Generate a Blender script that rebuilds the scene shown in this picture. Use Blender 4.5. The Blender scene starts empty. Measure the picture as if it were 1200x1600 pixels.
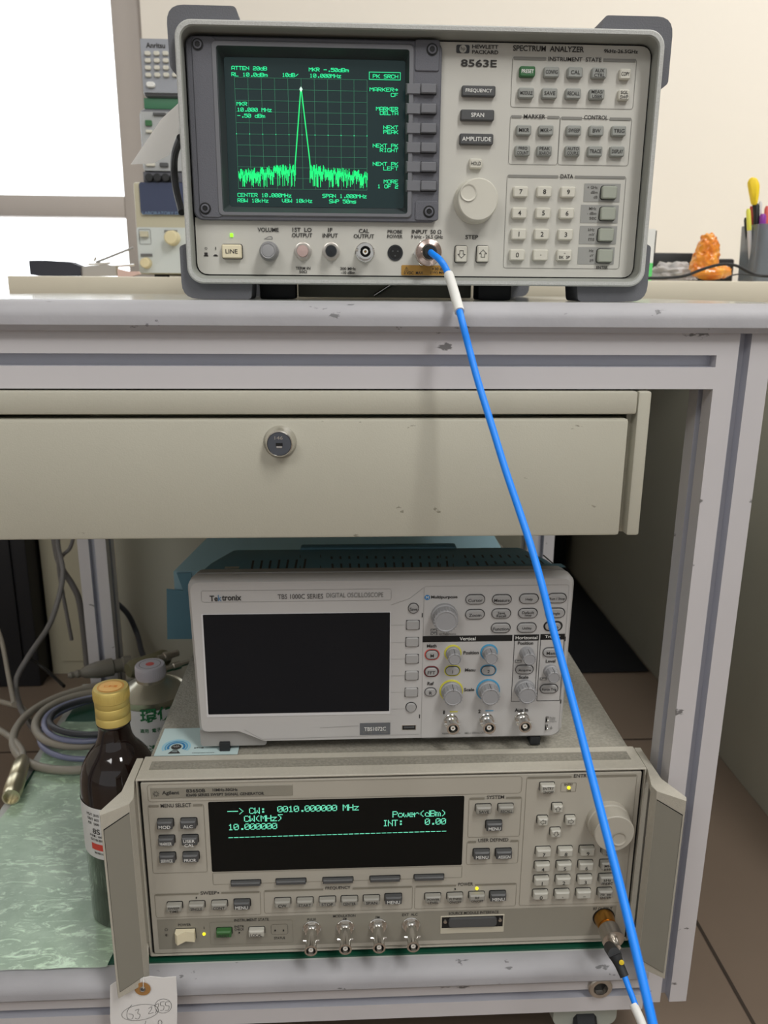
import bpy, bmesh, math, random
from mathutils import Vector, Matrix
random.seed(7)
S = bpy.context.scene
COL = S.collection
# ------------------------------------------------------------------ camera
CAMZ = 0.72
F_PX = 1263.9
_p, _yw, _r = .26849, -.05141, .00703
_cy, _sy, _cp, _sp = math.cos(_yw), math.sin(_yw), math.cos(_p), math.sin(_p)
FWD = Vector((-_sy*_cp, _cy*_cp, -_sp)); R0 = Vector((_cy, _sy, 0)); U0 = R0.cross(FWD)
RIGHT = math.cos(_r)*R0 + math.sin(_r)*U0
UP = -math.sin(_r)*R0 + math.cos(_r)*U0
cd = bpy.data.cameras.new('camera'); cam = bpy.data.objects.new('camera', cd); COL.objects.link(cam)
cam.matrix_world = Matrix(((RIGHT.x, UP.x, -FWD.x, 0), (RIGHT.y, UP.y, -FWD.y, 0), (RIGHT.z, UP.z, -FWD.z, CAMZ), (0, 0, 0, 1)))
cd.sensor_fit = 'HORIZONTAL'; cd.sensor_width = 36; cd.lens = F_PX/1200*36
cd.clip_start = 0.02; cd.clip_end = 60
cd.dof.use_dof = True; cd.dof.focus_distance = 0.62; cd.dof.aperture_fstop = 16
S.camera = cam
# ------------------------------------------------------------------ view, world, lamps
S.view_settings.view_transform = 'Standard'
try: S.view_settings.look = 'None'
except Exception: pass
S.view_settings.gamma = 1; S.view_settings.use_curve_mapping = False
S.view_settings.exposure = 0.12
w = bpy.data.worlds.new('daylight'); S.world = w; w.use_nodes = True
nt = w.node_tree; nt.nodes.clear()
wo = nt.nodes.new('ShaderNodeOutputWorld'); wb = nt.nodes.new('ShaderNodeBackground')
tc = nt.nodes.new('ShaderNodeTexCoord'); sx = nt.nodes.new('ShaderNodeSeparateXYZ'); cr = nt.nodes.new('ShaderNodeValToRGB')
nt.links.new(tc.outputs['Generated'], sx.inputs[0])
mr = nt.nodes.new('ShaderNodeMapRange'); mr.inputs[1].default_value = -1; mr.inputs[2].default_value = 1
nt.links.new(sx.outputs['Y'], mr.inputs[0]); nt.links.new(mr.outputs[0], cr.inputs[0])
cr.color_ramp.elements[0].position = 0.45; cr.color_ramp.elements[0].color = (0.47, 0.475, 0.475, 1)
cr.color_ramp.elements[1].position = 0.75; cr.color_ramp.elements[1].color = (3.0, 3.1, 3.2, 1)
nt.links.new(cr.outputs[0], wb.inputs[0]); wb.inputs[1].default_value = 1.0
nt.links.new(wb.outputs[0], wo.inputs[0])

def area(name, loc, target, sx_, sy_, power, col):
    d = bpy.data.lights.new(name, 'AREA'); d.shape = 'RECTANGLE'; d.size = sx_; d.size_y = sy_; d.energy = power; d.color = col
    o = bpy.data.objects.new(name, d); COL.objects.link(o); o.location = loc
    o.rotation_euler = (Vector(target)-Vector(loc)).to_track_quat('-Z', 'Y').to_euler()
    return o
# fluorescent ceiling fittings of the room (lamps only; the fittings are out of frame)
area('ceiling_lamp_light', (0.75, -0.55, 2.35), (0.2, 0.5, 0.3), 0.35, 1.2, 27, (1.0, .99, .965))
area('ceiling_lamp_light', (-1.1, -1.3, 2.35), (-0.3, 0.8, 0.3), 1.2, 0.5, 14, (1.0, .99, .97))
area('ceiling_lamp_light', (1.6, 0.9, 2.35), (1.0, 1.5, 0.6), 1.2, 0.3, 20, (1.0, .985, .96))

# ------------------------------------------------------------------ helpers
def ray(px, py): return RIGHT*((px-600)/F_PX) + UP*((800-py)/F_PX) + FWD
def PY(px, py, Y):
    d = ray(px, py); t = Y/d.y; return Vector((d.x*t, Y, d.z*t+CAMZ))
def PZ(px, py, Z):
    d = ray(px, py); t = (Z-CAMZ)/d.z; return Vector((d.x*t, d.y*t, Z))
def proj(P):
    q = Vector(P)-Vector((0, 0, CAMZ)); z = q.dot(FWD); return (600+F_PX*q.dot(RIGHT)/z, 800-F_PX*q.dot(UP)/z)
def scl(px, py, Y):
    a = PY(px, py, Y); return (PY(px+1, py, Y).x-a.x, a.z-PY(px, py+1, Y).z)

def lin(c):
    def f(u):
        u /= 255.; return u/12.92 if u <= .04045 else ((u+.055)/1.055)**2.4
    return (f(c[0]), f(c[1]), f(c[2]), 1)
MATS = {}
def mat(name, col, rough=.5, metal=0, spec=.5, bump=0, bscale=400, var=0, vscale=40, emit=None, es=1, coat=0, trans=0, alpha=1, var2=None, specks=0, sscale=60, scol=(90, 90, 92)):
    if name in MATS: return MATS[name]
    m = bpy.data.materials.new(name); m.use_nodes = True; n = m.node_tree.nodes; L = m.node_tree.links
    b = n['Principled BSDF']; b.inputs['Base Color'].default_value = lin(col); b.inputs['Roughness'].default_value = rough
    b.inputs['Metallic'].default_value = metal; b.inputs['Specular IOR Level'].default_value = spec
    b.inputs['Coat Weight'].default_value = coat; b.inputs['Transmission Weight'].default_value = trans; b.inputs['Alpha'].default_value = alpha
    if emit is not None:
        b.inputs['Emission Color'].default_value = lin(emit); b.inputs['Emission Strength'].default_value = es
    if bump or var:
        t = n.new('ShaderNodeTexCoord')
    if bump:
        no = n.new('ShaderNodeTexNoise'); no.inputs['Scale'].default_value = bscale; no.inputs['Detail'].default_value = 3
        bp = n.new('ShaderNodeBump'); bp.inputs['Strength'].default_value = bump; bp.inputs['Distance'].default_value = .001
        L.new(t.outputs['Object'], no.inputs['Vector']); L.new(no.outputs[0], bp.inputs['Height']); L.new(bp.outputs[0], b.inputs['Normal'])
    if var:
        n2 = n.new('ShaderNodeTexNoise'); n2.inputs['Scale'].default_value = vscale; n2.inputs['Detail'].default_value = 5
        rp = n.new('ShaderNodeValToRGB'); c = lin(col)
        c2 = lin(var2) if var2 else tuple(x*(1-var) for x in c[:3])+(1,)
        rp.color_ramp.elements[0].position = .35; rp.color_ramp.elements[1].position = .65
        rp.color_ramp.elements[0].color = c2; rp.color_ramp.elements[1].color = c
        L.new(t.outputs['Object'], n2.inputs['Vector']); L.new(n2.outputs[0], rp.inputs[0]); L.new(rp.outputs[0], b.inputs['Base Color'])
    if specks:
        t = n.new('ShaderNodeTexCoord'); n3 = n.new('ShaderNodeTexNoise'); n3.inputs['Scale'].default_value = sscale; n3.inputs['Detail'].default_value = 7; n3.inputs['Roughness'].default_value = .6
        mp = n.new('ShaderNodeMapping'); mp.inputs['Scale'].default_value = (.5, 1, 1); q = n.new('ShaderNodeMapRange'); q.inputs[1].default_value = specks; q.inputs[2].default_value = specks+.02
        mxx = n.new('ShaderNodeMix'); mxx.data_type = 'RGBA'; L.new(t.outputs['Object'], mp.inputs[0]); L.new(mp.outputs[0], n3.inputs['Vector']); L.new(n3.outputs[0], q.inputs[0]); L.new(q.outputs[0], mxx.inputs[0])
        src = b.inputs['Base Color'].links
        if src: L.new(src[0].from_socket, mxx.inputs[6])
        else: mxx.inputs[6].default_value = lin(col)
        mxx.inputs[7].default_value = lin(scol); L.new(mxx.outputs[2], b.inputs['Base Color'])
    MATS[name] = m; return m

def tag(o, label=None, cat=None, group=None, kind=None):
    if label: o['label'] = label
    if cat: o['category'] = cat
    if group: o['group'] = group
    if kind: o['kind'] = kind
    return o
def empty(name, loc, label, cat, group=None):
    o = bpy.data.objects.new(name, None); COL.objects.link(o); o.location = loc; o.empty_display_size = .02
    return tag(o, label, cat, group)
_tc = {}
def text_geo(s, bold=0.0):
    key = (s, bold)
    if key in _tc: return _tc[key]
    cu = bpy.data.curves.new('t', 'FONT'); cu.body = s; cu.size = 1; cu.offset = bold; cu.resolution_u = 3
    ob = bpy.data.objects.new('t', cu); COL.objects.link(ob)
    dg = bpy.context.evaluated_depsgraph_get(); dg.update()
    me = bpy.data.meshes.new_from_object(ob.evaluated_get(dg))
    vs = [(v.co.x, v.co.y) for v in me.vertices]; fs = [tuple(p.vertices) for p in me.polygons]
    bpy.data.objects.remove(ob); bpy.data.curves.remove(cu); bpy.data.meshes.remove(me)
    _tc[key] = (vs, fs); return _tc[key]

def rrpts(x0, x1, z0, z1, r, n=4):
    r = max(min(r, (x1-x0)/2-1e-6, (z1-z0)/2-1e-6), 1e-6); out = []
    for cx, cz, a0 in ((x1-r, z1-r, 0), (x0+r, z1-r, 90), (x0+r, z0+r, 180), (x1-r, z0+r, 270)):
        for i in range(n+1):
            a = math.radians(a0+90*i/n); out.append((cx+r*math.cos(a), cz+r*math.sin(a)))
    return out
def smoothpath(pts, k=6):
    P = [Vector(p) for p in pts]
    if len(P) < 3: return P
    out = []
    Q = [P[0]*2-P[1]] + P + [P[-1]*2-P[-2]]
    for i in range(1, len(Q)-2):
        a, b, c, d = Q[i-1], Q[i], Q[i+1], Q[i+2]
        for j in range(k):
            t = j/k
            out.append(.5*((2*b)+(c-a)*t+(2*a-5*b+4*c-d)*t*t+(3*b-a-3*c+d)*t**3))
    out.append(P[-1]); return out
class MB:
    def __init__(s): s.v = []; s.f = []; s.m = []; s.mats = []
    def mi(s, m):
        if m not in s.mats: s.mats.append(m)
        return s.mats.index(m)
    def add(s, vs, fs, m):
        o = len(s.v); k = s.mi(m); s.v += [tuple(v) for v in vs]
        for f in fs: s.f.append(tuple(i+o for i in f)); s.m.append(k)
        return s
    def box(s, x0, x1, y0, y1, z0, z1, m, bev=0, seg=2):
        if bev <= 0:
            vs = [(x, y, z) for x in (x0, x1) for y in (y0, y1) for z in (z0, z1)]
            return s.add(vs, [(0, 1, 3, 2), (4, 6, 7, 5), (0, 4, 5, 1), (2, 3, 7, 6), (0, 2, 6, 4), (1, 5, 7, 3)], m)
        bm = bmesh.new(); bmesh.ops.create_cube(bm, size=1)
        for v in bm.verts: v.co = Vector(((x0+x1)/2+v.co.x*(x1-x0), (y0+y1)/2+v.co.y*(y1-y0), (z0+z1)/2+v.co.z*(z1-z0)))
        bmesh.ops.bevel(bm, geom=bm.edges[:], offset=bev, segments=seg, profile=.5, affect='EDGES')
        bm.verts.index_update(); s.add([v.co[:] for v in bm.verts], [tuple(v.index for v in f.verts) for f in bm.faces], m); bm.free(); return s
    def loft(s, loops, m, cap0=True, cap1=True, n=4):
        # loops: (x0,x1,z0,z1,r,y) rounded rectangles facing the viewer
        vs = []; fs = []; k = 4*(n+1)
        for (x0, x1, z0, z1, r, y) in loops: vs += [(x, y, z) for x, z in rrpts(x0, x1, z0, z1, r, n)]
        for i in range(len(loops)-1):
            for j in range(k):
                a, b = i*k+j, i*k+(j+1) % k; fs.append((a, b, b+k, a+k))
        if cap0: fs.append(tuple(range(k))[::-1])
        if cap1: fs.append(tuple(range((len(loops)-1)*k, len(loops)*k)))
        return s.add(vs, fs, m)
    def rr(s, cx, cz, w, h, r, yf, yb, m, ch=0, n=4):
        x0, x1, z0, z1 = cx-w/2, cx+w/2, cz-h/2, cz+h/2
        L = [(x0, x1, z0, z1, r, yb), (x0, x1, z0, z1, r, yf+ch)]
        if ch: L.append((x0+ch, x1-ch, z0+ch, z1-ch, max(r-ch, .0003), yf))
        return s.loft(L, m, n=n)
    def lathe(s, c, axis, prof, m, seg=24, cap0=True, cap1=True):
        a = Vector(axis).normalized(); t = Vector((0, 0, 1)) if abs(a.z) < .9 else Vector((1, 0, 0))
        u = a.cross(t).normalized(); w_ = a.cross(u); c = Vector(c); vs = []; fs = []
        for (d, r) in prof:
            for j in range(seg):
                q = 2*math.pi*j/seg; vs.append(c+a*d+(u*math.cos(q)+w_*math.sin(q))*r)
        for i in range(len(prof)-1):
            for j in range(seg):
                A, B = i*seg+j, i*seg+(j+1) % seg; fs.append((A, B, B+seg, A+seg))
        if cap0: fs.append(tuple(range(seg))[::-1])
        if cap1: fs.append(tuple(range((len(prof)-1)*seg, len(prof)*seg)))
        return s.add(vs, fs, m)
    def tube(s, pts, r, m, seg=12, sm=6):
        P = smoothpath(pts, sm) if sm else [Vector(p) for p in pts]; n = len(P)
        R = [r]*n if not isinstance(r, (list, tuple)) else [r[min(int(i/(n-1)*(len(r)-1)), len(r)-2)]*(1-((i/(n-1)*(len(r)-1)) % 1 if i < n-1 else 1))+r[min(int(i/(n-1)*(len(r)-1)), len(r)-2)+1]*((i/(n-1)*(len(r)-1)) % 1 if i < n-1 else 1) for i in range(n)]
        vs = []; fs = []; T = (P[1]-P[0]).normalized(); N = T.orthogonal().normalized()
        for i in range(n):
            T = (P[min(i+1, n-1)]-P[max(i-1, 0)]).normalized(); N = (N-T*N.dot(T)).normalized(); B = T.cross(N)
            for j in range(seg):
                q = 2*math.pi*j/seg; vs.append(P[i]+(N*math.cos(q)+B*math.sin(q))*R[i])
        for i in range(n-1):
            for j in range(seg):
                A, Bq = i*seg+j, i*seg+(j+1) % seg; fs.append((A, Bq, Bq+seg, A+seg))
        fs.append(tuple(range(seg))[::-1]); fs.append(tuple(range((n-1)*seg, n*seg)))
        return s.add(vs, fs, m)
    def prism(s, pts, off, m):
        # pts: 3-D polygon, off: extrusion vector
        n = len(pts); off = Vector(off); vs = [Vector(p) for p in pts]+[Vector(p)+off for p in pts]
        fs = [tuple(range(n))[::-1], tuple(range(n, 2*n))]+[(i, (i+1) % n, (i+1) % n+n, i+n) for i in range(n)]
        return s.add(vs, fs, m)
    def flat(s, x0, x1, z0, z1, y, m): return s.add([(x0, y, z0), (x1, y, z0), (x1, y, z1), (x0, y, z1)], [(0, 1, 2, 3)], m)
    def disc(s, x0, x1, z0, z1, r, y, m, n=6):
        P = rrpts(x0, x1, z0, z1, r, n); return s.add([(x, y, z) for x, z in P], [tuple(range(len(P)))], m)
    def text(s, t, cx, cz, w, h, y, m, bold=.012, align='c'):
        vs, fs = text_geo(t, bold)
        if not vs: return s
        xs = [v[0] for v in vs]; ys = [v[1] for v in vs]; a, b, c, d = min(xs), max(xs), min(ys), max(ys)
        if h is None: kx = ky = w/(b-a)
        elif w is None: kx = ky = h/(d-c)
        else: kx, ky = w/(b-a), h/(d-c)
        W = (b-a)*kx; x0 = cx-W/2 if align == 'c' else (cx if align == 'l' else cx-W)
        return s.add([(x0+(p[0]-a)*kx, y, cz+(p[1]-(c+d)/2)*ky) for p in vs], fs, m)
    def seg(s, a, b, wd, y, m):
        a = Vector(a); b = Vector(b); d = (b-a)
        if d.length < 1e-9: return s
        d.normalize(); n = Vector((-d.y, d.x))*wd/2; e = d*wd*.3; q = [a-e+n, a-e-n, b+e-n, b+e+n]
        return s.add([(p.x, y, p.y) for p in q], [(0, 1, 2, 3)], m)
    def xform(s, M):
        s.v = [tuple(M @ Vector(v)) for v in s.v]; return s
    def build(s, name, parent=None, label=None, smooth=35, kind=None):
        me = bpy.data.meshes.new(name); off = Vector((0, 0, 0)); p = parent
        while p: off += p.location; p = p.parent
        me.from_pydata([Vector(v)-off for v in s.v], [], s.f)
        for m in s.mats: me.materials.append(m)
        me.polygons.foreach_set('material_index', s.m)
        bm = bmesh.new(); bm.from_mesh(me); 
        bmesh.ops.recalc_face_normals(bm, faces=bm.faces[:]); bm.to_mesh(me); bm.free()
        me.polygons.foreach_set('use_smooth', [True]*len(me.polygons)); me.set_sharp_from_angle(angle=math.radians(smooth)); me.update()
        o = bpy.data.objects.new(name, me); COL.objects.link(o)
        if parent: o.parent = parent
        if label: o['label'] = label
        if kind: o['kind'] = kind
        return o

# ------------------------------------------------------------------ materials
M_hpframe = mat('hp_frame_paint', (186, 187, 184), .5, bump=.5, bscale=1500, var=.10, vscale=900)
M_hpwall = mat('hp_frame_inner', (150, 152, 146), .55)
M_panel = mat('putty_panel', (197, 195, 187), .55, var=.03, vscale=15)
M_dkplas = mat('dark_bezel_plastic', (96, 97, 104), .6, bump=.3, bscale=1600)
M_dkplas2 = mat('dark_bezel_edge', (112, 113, 118), .55)
M_rub = mat('bumper_rubber', (98, 99, 104), .75, bump=.3, bscale=900)
M_blackrub = mat('black_rubber', (30, 32, 35), .6)
M_black = mat('black', (10, 11, 12), .5)
M_ink = mat('dark_print', (52, 50, 48), .7)
M_inkg = mat('grey_print', (122, 122, 120), .7)
M_white = mat('white_print', (226, 226, 222), .6)
M_keyl = mat('light_key', (205, 202, 190), .5)
M_keyg = mat('grey_key', (148, 150, 145), .5)
M_keyd = mat('dark_key', (78, 79, 80), .45)
M_keygr = mat('green_key', (52, 104, 62), .5)
M_keyu = mat('greygreen_key', (158, 162, 150), .5)
M_ivory = mat('ivory_key', (228, 218, 188), .45)
M_scr = mat('crt_glass', (16, 34, 36), .25, emit=(20, 46, 46), es=.35)
M_scrbl = mat('crt_shade', (58, 66, 68), .6)
M_green = mat('screen_green', (0, 0, 0), .5, emit=(52, 246, 160), es=1.0)
M_greenb = mat('trace_green', (0, 0, 0), .5, emit=(25, 230, 120), es=1.15)
M_greend = mat('graticule_green', (0, 0, 0), .5, emit=(62, 140, 104), es=.75)
M_metal = mat('nickel', (222, 220, 216), .2, metal=1)
M_metald = mat('worn_nickel', (196, 190, 182), .35, metal=1)
M_gold = mat('gold_plated', (190, 140, 70), .32, metal=1)
M_ptfe = mat('ptfe', (225, 222, 214), .5)
M_amberlab = mat('amber_label', (176, 134, 60), .55)
M_ledg = mat('green_led', (120, 220, 40), .4, emit=(150, 240, 40), es=1.2)
M_ledy = mat('yellow_led', (240, 220, 40), .4, emit=(245, 228, 40), es=1.1)
M_alu = mat('anodised_aluminium', (206, 203, 205), .42, metal=.1, var=.03, vscale=8, specks=.665, sscale=45, scol=(120, 118, 118))
M_alug = mat('aluminium_groove', (186, 187, 196), .4, metal=.1)
M_edge = mat('pvc_edge', (170, 169, 173), .6, bump=.3, bscale=120, var=.08, vscale=22, specks=.645, sscale=80, scol=(112, 112, 114))
M_top = mat('laminate_top', (188, 190, 186), .12, var=.05, vscale=30)
M_drawer = mat('drawer_paint', (186, 183, 168), .42, bump=.12, bscale=900, var=.04, vscale=9, specks=.70, sscale=100, scol=(140, 136, 122))
M_blue = mat('blue_cable', (8, 138, 255), .45)
M_sleeve = mat('white_sleeve', (226, 226, 222), .6)
M_agil = mat('beige_panel', (178, 173, 161), .55, var=.03, vscale=12)
M_agilf = mat('beige_casting', (188, 183, 170), .45, bump=.35, bscale=1200, var=.05, vscale=300)
M_agild = mat('grey_strip', (142, 138, 126), .55)
M_agilt = mat('textured_cover', (150, 146, 134), .7, bump=1.0, bscale=500, var=.25, vscale=420)
M_agkl = mat('grey_white_key', (186, 184, 174), .5)
M_agkg = mat('mid_grey_key', (152, 150, 142), .5)
M_insert = mat('handle_insert', (140, 137, 126), .6)
M_disp = mat('vfd_glass', (5, 10, 11), .16, spec=.3)
M_vfd = mat('vfd_green', (0, 0, 0), .5, emit=(120, 238, 196), es=1.0)
M_tek = mat('tek_white', (186, 184, 182), .5, var=.02, vscale=10)
M_tekg = mat('tek_grey', (150, 148, 145), .5)
M_teal = mat('teal_plastic', (84, 128, 146), .55, bump=.3, bscale=900)
M_knobg = mat('grey_knob', (150, 150, 152), .5)
M_lcd = mat('lcd_glass', (12, 17, 24), .12, spec=.35)
M_yel = mat('yellow_print', (206, 200, 70), .5); M_cy = mat('blue_print', (70, 150, 190), .5); M_red = mat('red_print', (214, 92, 84), .5); M_dred = mat('maroon_print', (120, 44, 50), .5)
M_bluebox = mat('blue_card', (168, 206, 220), .6, bump=.3, bscale=120)
M_bluebox2 = mat('blue_card_print', (106, 152, 172), .6)
M_mat = mat('green_rubber_mat', (22, 78, 58), .4, bump=.1, bscale=80)
M_wall = mat('cream_wall_paint', (236, 230, 220), .8, var=.02, vscale=2)
M_floor = mat('brown_floor_tile', (132, 116, 102), .3, var=.05, vscale=4)
M_joint = mat('floor_joint', (62, 52, 44), .8)
M_olive = mat('olive_beige_panel', (186, 184, 168), .7)
M_cream = mat('cream_steel', (190, 184, 160), .5)
M_paper = mat('paper', (232, 230, 228), .8)
M_winframe = mat('window_frame_paint', (186, 178, 172), .6)

# ------------------------------------------------------------------ setting
def struct(name, mb, label=None):
    o = mb.build(name); o['kind'] = 'structure'
    if label: o['label'] = label
    return o
mb = MB(); mb.box(-4, 4, -3.5, 2.3, -.05, 0, M_floor)
j1 = PZ(1090, 1440, 0); 
# tile joints (grooves filled dark), as thin strips lying in the floor
def joint(a, b, wd):
    a = Vector(a); b = Vector(b); d = (b-a).normalized(); n = Vector((-d.y, d.x, 0))*wd/2
    mb.add([a+n, a-n, b-n, b+n], [(0, 1, 2, 3)], M_joint)
e = .0006
pA = PZ(1088, 1438, e); pB = PZ(1176, 1598, e); gx = (pA.x+pB.x)/2
for k in range(-5, 4): joint((gx+.8*k, -3, e), (gx+.8*k, 2.2, e), .004)
pC = PZ(1000, 1155, e)
for k in range(-4, 2): joint((-3.9, pC.y+.8*k, e), (3.9, pC.y+.8*k, e), .004)
struct('floor', mb)
YW = 2.1
wl, wr = PY(168, 0, YW), PY(224, 30, YW)
XWR = PY(222, 60, YW).x            # right edge of the window opening
ZB = PY(100, 437, YW).z-.25; ZT = 2.05
mb = MB()
mb.box(XWR, 4, YW, YW+.15, 0, 2.6, M_wall); mb.box(-4, -2.6, YW, YW+.15, 0, 2.6, M_wall)
mb.box(-2.6, XWR, YW, YW+.15, 0, ZB, M_wall); mb.box(-2.6, XWR, YW, YW+.15, ZT, 2.6, M_wall)
struct('wall_back', mb)
mb = MB(); mb.box(-4, 4, -3.5, 2.3, 2.6, 2.7, mat('ceiling_white', (228, 226, 220), .8)); struct('ceiling', mb)
mb = MB(); mb.box(-4.1, -4, -3.5, 2.3, 0, 2.6, M_wall); struct('wall_left', mb)
mb = MB(); mb.box(4, 4.1, -3.5, 2.3, 0, 2.6, M_wall); struct('wall_right', mb)
mb = MB()
yf0, yf1 = YW+.03, YW+.08
xl = PY(188, 300, YW).x; za = PY(100, 303, YW).z; zb = PY(100, 337, YW).z
mb.box(xl, XWR, yf0, yf1, ZB, ZT, M_winframe, .004)
mb.box(-2.6, xl, yf0, yf1, zb, za, M_winframe, .003)
mb.box(-2.6, -2.53, yf0, yf1, ZB, ZT, M_winframe); mb.box(-1.62, -1.54, yf0, yf1, ZB, ZT, M_winframe)
mb.box(-2.6, xl, yf0, yf1, ZB, ZB+.05, M_winframe); mb.box(-2.6, xl, yf0, yf1, ZT-.05, ZT, M_winframe)
wf = struct('window_1', mb)
gl = mat('window_glass', (245, 250, 250), .05)
n_ = gl.node_tree; n_.nodes.clear(); o_ = n_.nodes.new('ShaderNodeOutputMaterial'); g1 = n_.nodes.new('ShaderNodeBsdfTransparent'); g2 = n_.nodes.new('ShaderNodeBsdfGlossy'); g2.inputs['Roughness'].default_value = .02; mx = n_.nodes.new('ShaderNodeMixShader'); mx.inputs[0].default_value = .05
n_.links.new(g1.outputs[0], mx.inputs[1]); n_.links.new(g2.outputs[0], mx.inputs[2]); n_.links.new(mx.outputs[0], o_.inputs[0])
mb = MB(); mb.box(-2.55, xl, YW+.05, YW+.056, ZB, ZT, gl); mb.build('pane', wf)

# ------------------------------------------------------------------ the workbench cart
YL = .578; ZD = CAMZ-.008; ZS = CAMZ-.570          # leg front plane, desk top, shelf top
XL0, XL1 = -.3801, .3085                            # outer sides of the frame
YR = 1.16                                           # back of the frame
wbn = empty('workbench', (-.04, .87, 0), 'grey aluminium profile workbench on castors with a beige lockable drawer', 'workbench')
def profile_z(x0, y0, z0, z1):
    """40 mm slotted aluminium post with 8.5 mm grooves in its four faces"""
    m = MB(); s, g, d = .040, .0085, .010; a = (s-g)/2; b = a+g
    P = [(0, 0), (a, 0), (a, d), (b, d), (b, 0), (s, 0), (s, a), (s-d, a), (s-d, b), (s, b), (s, s), (b, s), (b, s-d), (a, s-d), (a, s), (0, s), (0, b), (d, b), (d, a), (0, a)]
    n = len(P); vs = [(x0+x, y0+y, z0) for x, y in P]+[(x0+x, y0+y, z1) for x, y in P]
    fs = [(i, (i+1) % n, (i+1) % n+n, i+n) for i in range(n)]
    for i, f in enumerate(fs): m.add([vs[k] for k in f], [(0, 1, 2, 3)], M_alug if i % 5 in (1, 2, 3) else M_alu)
    m.add(vs, [tuple(range(n, 2*n)), tuple(range(n))[::-1]], M_alu)
    return m
def profile_x(x0, x1, y0, z0):
    m = profile_z(0, 0, 0, x1-x0)
    m.v = [(x0+v[2], y0+v[0], z0+v[1]) for v in m.v]; return m
def profile_y(x0, y0, y1, z0):
    m = profile_z(0, 0, 0, y1-y0)
    m.v = [(x0+v[0], y0+v[2], z0+v[1]) for v in m.v]; return m
ZRT = CAMZ-.0283; ZLB = CAMZ-.6235
for lx in (XL0, XL1-.04):
    for ly in (YL, YR-.04):
        profile_z(lx, ly, ZLB, ZRT).build('leg', wbn)
profile_x(XL0+.04, XL1-.04, YL, ZRT-.04).build('rail', wbn)
profile_x(XL0+.04, XL1-.04, YR-.04, ZRT-.04).build('rail', wbn)
ZSR = CAMZ-.5905
profile_x(XL0+.04, XL1-.04, YL, ZSR-.04).build('rail', wbn)
profile_x(XL0+.04, XL1-.04, YR-.04, ZSR-.04).build('rail', wbn)
for lx in (XL0, XL1-.04):
    profile_y(lx, YL+.04, YR-.04, ZRT-.04).build('rail', wbn); profile_y(lx, YL+.04, YR-.04, ZSR-.04).build('rail', wbn)
def board(zt, th, x0, x1, y0, y1):
    """board with a bullnose pvc front edge"""
    m = MB(); m.box(x0, x1, y0+.017, y1, zt-th, zt, M_top)
    prof = [(y0+.017, zt)]
    for i in range(7):
        a = math.radians(15*i); prof.append((y0+.017-.017*math.sin(a), zt-.011+.011*math.cos(a)))
    prof += [(y0, zt-th+.004), (y0+.003, zt-th), (y0+.017, zt-th)]
    n = len(prof)
    m2 = [(x0, y, z) for y, z in prof]+[(x1, y, z) for y, z in prof]
    m.add(m2, [(i, (i+1) % n, (i+1) % n+n, i+n) for i in range(n)]+[tuple(range(n)), tuple(range(n, 2*n))[::-1]], M_edge)
    return m
b = board(ZD, .0203, XL0-.01, .345, .568, YR+.005); b.build('desktop', wbn)
b = board(ZS, .0205, XL0-.01, XL1-.042, .568, YR-.045); b.build('shelf_board', wbn)
# bolts and castors
c = PY(938, 1545, .575)
mb = MB(); mb.lathe((c.x, .5735, c.z+.001), (0, 1, 0), [(0, .0065), (0, .0098), (.001, .0108), (.005, .0108)], M_metald, 28, cap0=False)
mb.lathe((c.x, .5735, c.z+.001), (0, 1, 0), [(0, .0066), (.004, .006)], M_metald, 6, cap0=False, cap1=False); mb.lathe((c.x, .5775, c.z+.001), (0, 1, 0), [(0, .006), (.0004, .006)], M_black, 6)
mb.build('bolt', wbn)
def castor(x, y):
    m = MB(); zt = ZSR-.041
    m.box(x-.03, x+.03, y-.03, y+.03, zt-.004, zt, M_metald, .001)
    m.loft([(x-.030, x+.030, zt-.034, zt-.005, .010, y-.026), (x-.033, x+.033, zt-.034, zt-.004, .006, y), (x-.030, x+.030, zt-.034, zt-.005, .010, y+.026)], mat('castor_housing', (168, 172, 162), .5), n=5)
    for s in (-1, 1): m.prism([(x+s*.014, y-.018, zt-.003), (x+s*.014, y+.018, zt-.003), (x+s*.014, y+.008, .02), (x+s*.014, y-.008, .02)], (s*.002, 0, 0), M_metal)
    o = m.build('castor', wbn)
    r = (zt-.01)/2
    m = MB(); m.lathe((x-.011, y, r+.0005), (1, 0, 0), [(0, r*.5), (0, r*.92), (.003, r), (.019, r), (.022, r*.92), (.022, r*.5)], M_blackrub, 32)
    m.lathe((x-.0125, y, r+.0005), (1, 0, 0), [(0, r*.45), (.025, r*.45)], M_tekg, 24); m.build('wheel', o)
for cx_, cy_ in ((.222, .62), (.222, 1.10), (-.30, .62), (-.30, 1.10)): castor(cx_, cy_)
# drawer unit
ZU1 = PY(600, 611.5, .574).z
xr_ = PY(1020, 612, .574).x; xi = PY(998, 625, .574).x
zl = PY(600, 648, .574).z; zdt = PY(600, 655, .573).z; zdb = PY(600, 840, .573).z; xdr = PY(983, 660, .573).x
XD0 = XL0+.045
mb = MB()
mb.box(XD0, xi-.0005, .574, .59, zl, ZU1, M_drawer, .0018)                        # top lip
mb.box(XD0+.02, xr_-.004, .59, 1.10, ZU1-.003, ZU1, M_drawer)
mb.box(xi, xr_, .5745, 1.10, zdb-.0005, ZU1, M_drawer, .0018)
mb.box(XD0-.011, XD0, .5745, 1.10, zdb-.0005, ZU1, M_drawer, .0018)
mb.box(XD0, xi, 1.09, 1.10, zdb, ZU1, M_drawer)
mb.box(xdr+.0025, xi+.003, .586, .589, zdb-.0005, zl, M_drawer)
mb.build('drawer_housing', wbn)
mb = MB(); mb.box(XD0+.006, xdr, .573, .5905, zdb, zdt, M_drawer, .0022)
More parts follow.
